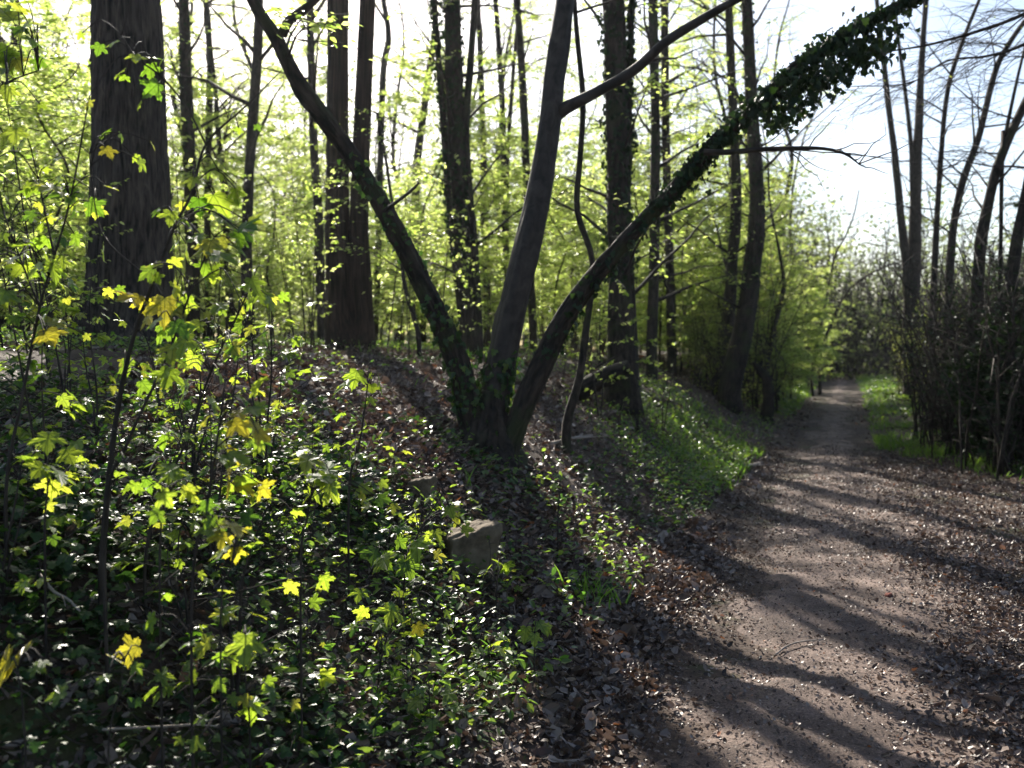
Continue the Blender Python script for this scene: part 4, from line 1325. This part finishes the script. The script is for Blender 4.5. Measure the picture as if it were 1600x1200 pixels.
# --- low seedlings among the ivy (copied)
SEED = []
for s in (1, 2, 3):
    rg = np.random.default_rng(900 + s)
    th = thing("maple_seedling", "x", "seedling")
    g = Geo()
    g.tube(spline(np.array([[0, 0, -.02], [.01, 0, .08], [.0, .01, .16 + .03 * s]]), .04), np.full(len(spline(np.array([[0, 0, -.02], [.01, 0, .08], [.0, .01, .16 + .03 * s]]), .04)), .002), 5)
    P, A, N, S = [], [], [], []
    for q_ in range(3 + s):
        a = q_ * 1.9 + rg.uniform(0, 1)
        d = np.array([math.cos(a), math.sin(a), .1])
        p = np.array([0, 0, .12 + .02 * q_]) + d * .05
        g.tube([[0, 0, .1 + .02 * q_], p], [.0012, .001], 4)
        P.append(p)
        A.append(d + [0, 0, -.4])
        N.append([rg.normal(0, .3), rg.normal(0, .3), 1])
        S.append(rg.uniform(.035, .06))
    g.build("stem", M['bare'], th)
    v, f = leaves(P, A, N, np.array(S), MAPLE)
    add_mesh("foliage", v, f, M['maple'], th, smooth=False, attr=np.tile(MAPLE[0], (len(P), 1)))
    SEED.append(th)
rng = np.random.default_rng(33)
sp = []
while len(sp) < 46:
    y = rng.uniform(2.8, 6.6)
    x = (rng.uniform(0, 900) - 800) / F * y
    u_ = x - path_edge(y)
    if u_ < -.35:
        sp.append((x, y))
place(SEED, sp, "low maple seedling with a few small bright leaves poking out of the ivy", "maple seedlings in the ivy", rng, .8, 1.3)


# --- thin young trees crowding the slope (copied)
def proto_sapling(seed, H, tmpl, mat, nleaf, ls, name, wood):
    rg = np.random.default_rng(seed)
    th = thing(name, "x", "sapling")
    g = Geo()
    P, A, N, S = [], [], [], []
    for q_ in range(2):
        a = rg.uniform(0, 6.28)
        d = np.array([math.cos(a), math.sin(a), 0]) * rg.uniform(.05, .22)
        tr_ = spline(np.array([[0, 0, -.05], d * H * .3 + [0, 0, H * .35], d * H * .6 + [.03, 0, H * .7], d * H + [0, .04, H]]) * (1 if q_ == 0 else .72), .06)
        g.tube(tr_, np.linspace(.008, .002, len(tr_)), 5, .08, seed)
        for k_ in range(int(H * 9)):
            z = rg.uniform(.25, 1)
            q0 = tr_[int(z * (len(tr_) - 1))]
            b_ = rg.uniform(0, 6.28)
            e = np.array([math.cos(b_), math.sin(b_), rg.uniform(.1, .7)])
            ln = rg.uniform(.08, .34)
            g.tube(np.array([q0, q0 + e * ln * .5 + [0, 0, .01], q0 + e * ln]), [.0025, .002, .0012], 4)
            for c in range(rg.poisson(nleaf) + 1):
                w = rg.uniform(.5, 1.05)
                p = q0 + e * ln * w
                ax = e + rg.normal(0, .5, 3) + [0, 0, -.7]
                P.append(p)
                A.append(ax)
                N.append([rg.normal(0, .4), -.3 + rg.normal(0, .35), .8])
                S.append(ls * rg.uniform(.5, 1.25))
    g.build("stem", wood, th)
    v, f = leaves(P, A, N, np.array(S), tmpl)
    add_mesh("foliage", v, f, mat, th, smooth=False, attr=np.tile(tmpl[0], (len(P), 1)))
    return th


def slope_spots(rng, n, px0, px1, y0, y1, gap):
    out = []
    for _ in range(n * 60):
        y = rng.uniform(y0, y1)
        x = (rng.uniform(px0, px1) - 800) / F * y
        if x - path_edge(y) < -.6 and all((x - a) ** 2 + (y - b_) ** 2 > gap ** 2 for a, b_ in out):
            out.append((x, y))
        if len(out) == n:
            break
    return out


rng = np.random.default_rng(61)
MS = [proto_sapling(601, 1.0, MAPLE, M['maple'], 1.6, .06, "maple_sapling", M['bare']), proto_sapling(602, 1.3, MAPLE, M['maple'], 1.4, .065, "maple_sapling", M['bare']), proto_sapling(603, .7, MAPLE, M['maple'], 1.8, .05, "maple_sapling", M['bare'])]
place(MS, slope_spots(rng, 15, -20, 430, 3.0, 5.4, .36), "thin young maple crowded among others on the ivy slope before the furrowed trunk", "young maples crowding the ivy slope", rng, .75, 1.25)
place(MS, slope_spots(rng, 9, 430, 760, 3.6, 5.4, .35), "knee high young maple between the ivy slope and the stone block", "young maples near the stone block", rng, .4, .65)
HS = [proto_sapling(611, 2.0, BEECH, M['spring'], 5.0, .05, "leafy_sapling", M['bare']), proto_sapling(612, 2.6, BEECH, M['spring'], 5.5, .055, "leafy_sapling", M['bare']), proto_sapling(613, 1.5, BEECH, M['spring'], 5.0, .045, "leafy_sapling", M['bare'])]
place(HS, slope_spots(rng, 14, -60, 130, 6.0, 12.0, .6), "thin sapling with small bright leaves standing beyond the maples, outside the furrowed trunk", "small leaved saplings outside the furrowed trunk", rng, .9, 1.5)
place(HS, slope_spots(rng, 9, 280, 500, 10.5, 14, .7), "thin sapling with small bright leaves on the crest between furrowed trunk and twin trunks", "small leaved saplings on the crest", rng, .8, 1.3)
place(HS, slope_spots(rng, 10, 580, 1000, 11.5, 15, .7) + [((px - 800) / F * y, y, sc_) for px, y, sc_ in ((938, 11.6, 1.2), (1000, 12.2, 1.5), (1035, 12.9, 1.2), (905, 11.8, .9))], "thin sapling with small bright leaves just behind the three stemmed tree", "small leaved saplings behind the fan", rng, .8, 1.4)
DB = [proto_brush(s_, M['holly'], 2.6, "dark_shrub", 34, 2.8) for s_ in (41, 42)]
place(DB, [(6.95, 12.6), (7.3, 12.2), (7.35, 13.4), (7.05, 14.0), (7.7, 12.9), (7.25, 14.9), (7.9, 14.2), (7.7, 16.4), (8.3, 17.2), (8.5, 15.6), (7.6, 15.4), (8.0, 13.2)] + [(x, y) for x, y in spots_px(rng, 9, 1560, 1720, 17, 28, 1.3, .6, 1.8)], "dark twiggy shrub in the shade around the evergreen bush", "dark shrubs around the evergreen bush", rng, .8, 1.3)


# ------------------------------------------------------------------ stones, log, twigs
def rock(name, label, c, size, mat, seed, boxy=.75, rot=0.0, sink=.15, nseg=90):
    th_ = np.linspace(0, 2 * math.pi, nseg, endpoint=False)
    ph = np.linspace(-math.pi / 2, math.pi / 2, nseg // 2 + 1)
    T, Pp = np.meshgrid(th_, ph)
    d = np.stack([np.cos(Pp) * np.cos(T), np.cos(Pp) * np.sin(T), np.sin(Pp)], -1)
    m = np.max(np.abs(d), -1, keepdims=True)
    p = d * (1 - boxy) + d / m * boxy
    p = p * (1 + .10 * fbm(d[..., 0] * 2, d[..., 1] * 2, d[..., 2] * 2, 4, seed)[..., None])
    p = p + .05 * fbm(p[..., 0] * 4, p[..., 1] * 4, p[..., 2] * 4, 4, seed + 7)[..., None] * d
    p[..., 2] += .18 * p[..., 0] * (p[..., 2] > 0)
    p[..., :2] *= (1 + .10 * p[..., 2:3])
    p = p * np.asarray(size) / 2
    c_, s_ = math.cos(rot), math.sin(rot)
    p = np.stack([p[..., 0] * c_ - p[..., 1] * s_, p[..., 0] * s_ + p[..., 1] * c_, p[..., 2]], -1)
    z = gz(c[0], c[1])
    p = p + [0, 0, size[2] * (.5 - sink)]
    i_, j_ = np.meshgrid(np.arange(len(ph) - 1), np.arange(nseg), indexing='ij')
    a = (i_ * nseg + j_).ravel()
    b_ = (i_ * nseg + (j_ + 1) % nseg).ravel()
    o = add_mesh(name, p.reshape(-1, 3), np.stack([a, b_, b_ + nseg, a + nseg], -1), mat)
    o.location = (float(c[0]), float(c[1]), z)
    return props(o, label, name.split("_")[-1])


q = W(735, 860, 5.45)
rock("stone_block", "squarish weathered stone block half sunk in leaves below the three stemmed tree", q, (.28, .24, .38), M['stone'], 3, .93, .25, .40)
q = W(660, 822, 5.9)
rock("broken_stone", "smaller broken stone with a pale top beside the squarish block", q, (.15, .13, .17), M['stone'], 9, .92, -.3, .25)
q = W(1388, 940, 6.1)
rock("brick_chip", "small red brick chip lying on the sunlit earth path", q, (.045, .04, .05), M['brick'], 5, .6, .4, .2, 16)
q = W(403, 1183, 2.6)
rock("pale_stone", "pale rounded stone low in the ivy at the frame edge", q, (.07, .06, .05), M['pale'], 6, .3, .2, -.9, 16)

lg = trunk_line([(900, 616), (930, 598), (960, 584), (985, 574)], 12.5, [26, 30, 30, 26], step=.05, ground=False)
lb = lg[0, :3].copy()
lb[2] = gz(lb[0], lb[1])
log = thing("fallen_log", "dark fallen log propped against the foot of the thick ivy clad trunk", "log", lb)
stem_part("trunk", lg, M['rough'], log, lb, 16, .2, 44, 7)
lg2 = trunk_line([(915, 585), (945, 566), (985, 545)], 12.2, [4, 3, 2], step=.05, ground=False)
stem_part("branch", lg2, M['rough'], log, lb, 7, .1, 45)
st_ = trunk_line([(1196, 592), (1188, 580), (1178, 568)], 21, [14, 12, 7], step=.05, ground=False)
sb = st_[0, :3].copy()
sb[2] = gz(sb[0], sb[1])
stump = thing("broken_stump", "black broken stump tilting out of the bank past the leaning pair", "stump", sb)
stem_part("trunk", trunk_line([(1200, 612), (1196, 592), (1188, 580), (1176, 566)], 21, [18, 16, 13, 6], step=.05), M['rough'], stump, sb, 9, .25, 46, 9)


def twig(label, pts, Yd, w, mat='pale', lift=.02, side=None):
    """a fallen twig laid on the ground: world points from the pixels, heights from the ground"""
    P = []
    for (px, py), wd in zip(pts, np.interp(np.linspace(0, 1, len(pts)), np.linspace(0, 1, len(w)), w)):
        yy = Yd
        for _ in range(12):
            p = W(px, py, yy)
            yy = yy + (p[2] - gz(p[0], p[1]) - lift) * .9 if py > 560 else yy
            yy = float(np.clip(yy, 1.5, 40))
        p = W(px, py, yy)
        p[2] = gz(p[0], p[1]) + max(0.0, float(path_rise(p[0], p[1]))) + lift
        P.append(np.append(p, .5 * wd * yy / F))
    tr_ = spline(np.array(P), .03)
    b0 = tr_[0, :3].copy()
    th = thing("fallen_twig", label, "twig", b0)
    stem_part("stick", tr_, M[mat], th, b0, 6, .12, int(pts[0][0]), 8)
    mid = tr_[len(tr_) // 2, :3]
    d = tr_[-1, :3] - tr_[0, :3]
    sd = np.cross(d, [0, 0, 1]) * .25
    q_ = np.array([mid, mid + d * .18 + sd * .5 + [0, 0, .01], mid + d * .32 + sd + [0, 0, .015]])
    stem_part("side_twig", np.hstack([spline(q_, .03), np.linspace(tr_[:, 3].mean() * .6, .001, len(spline(q_, .03)))[:, None]]), M[mat], th, b0, 5, .1, 3, 8)


twig("crooked thin twig lying on the trodden middle of the path", [(1212, 1026), (1228, 1014), (1250, 1012), (1285, 1008)], 5.2, [3.5, 3, 2.5, 1.5], 'pale', .02)
twig("pale bent stick lying over the ivy beside the lowest golden sapling", [(62, 898), (85, 925), (105, 935), (125, 955)], 3, [6, 5, 5, 4], 'pale', .12)
twig("long thin pale stem trailing across the dark ivy", [(160, 1140), (230, 1136), (300, 1132), (345, 1120)], 2.7, [4, 4, 4, 3], 'pale', .12)
twig("dark stick slanting out of the ivy toward the leaf litter", [(310, 1120), (345, 1160), (378, 1195)], 2.7, [6, 5, 4], 'bare', .1)
twig("bare twig lying on the shaded leaf litter by the fan's foot", [(860, 690), (890, 684), (925, 678)], 8, [7, 6, 4], 'pale', .03)
twig("pale stick at the grassy edge where the bank meets the path", [(1150, 728), (1168, 724), (1188, 716)], 12, [7, 6, 4], 'pale', .03)
twig("pale broken stick lying in the leaf litter at the path's near edge", [(855, 1185), (880, 1190), (905, 1188)], 3.7, [7, 6, 5], 'pale', .02)


# ------------------------------------------------------------------ hazy spring air
m, nt, out = new_mat("haze_air")
pv = nd(nt, "ShaderNodeVolumePrincipled")
pv.inputs["Color"].default_value = (.93, .95, 1.0, 1)
pv.inputs["Density"].default_value = .00025
pv.inputs["Anisotropy"].default_value = .55
nt.links.new(pv.outputs[0], out.inputs["Volume"])
x0, x1, y0, y1, z0, z1 = -175, 175, -20, 300, -1.6, 24
V = [(x, y, z) for x in (x0, x1) for y in (y0, y1) for z in (z0, z1)]
props(add_mesh("haze", V, np.array([(0, 1, 3, 2), (4, 6, 7, 5), (0, 4, 5, 1), (2, 3, 7, 6), (0, 2, 6, 4), (1, 5, 7, 3)]), m, smooth=False), "thin bright haze filling the air of the wood", "haze", kind="stuff")
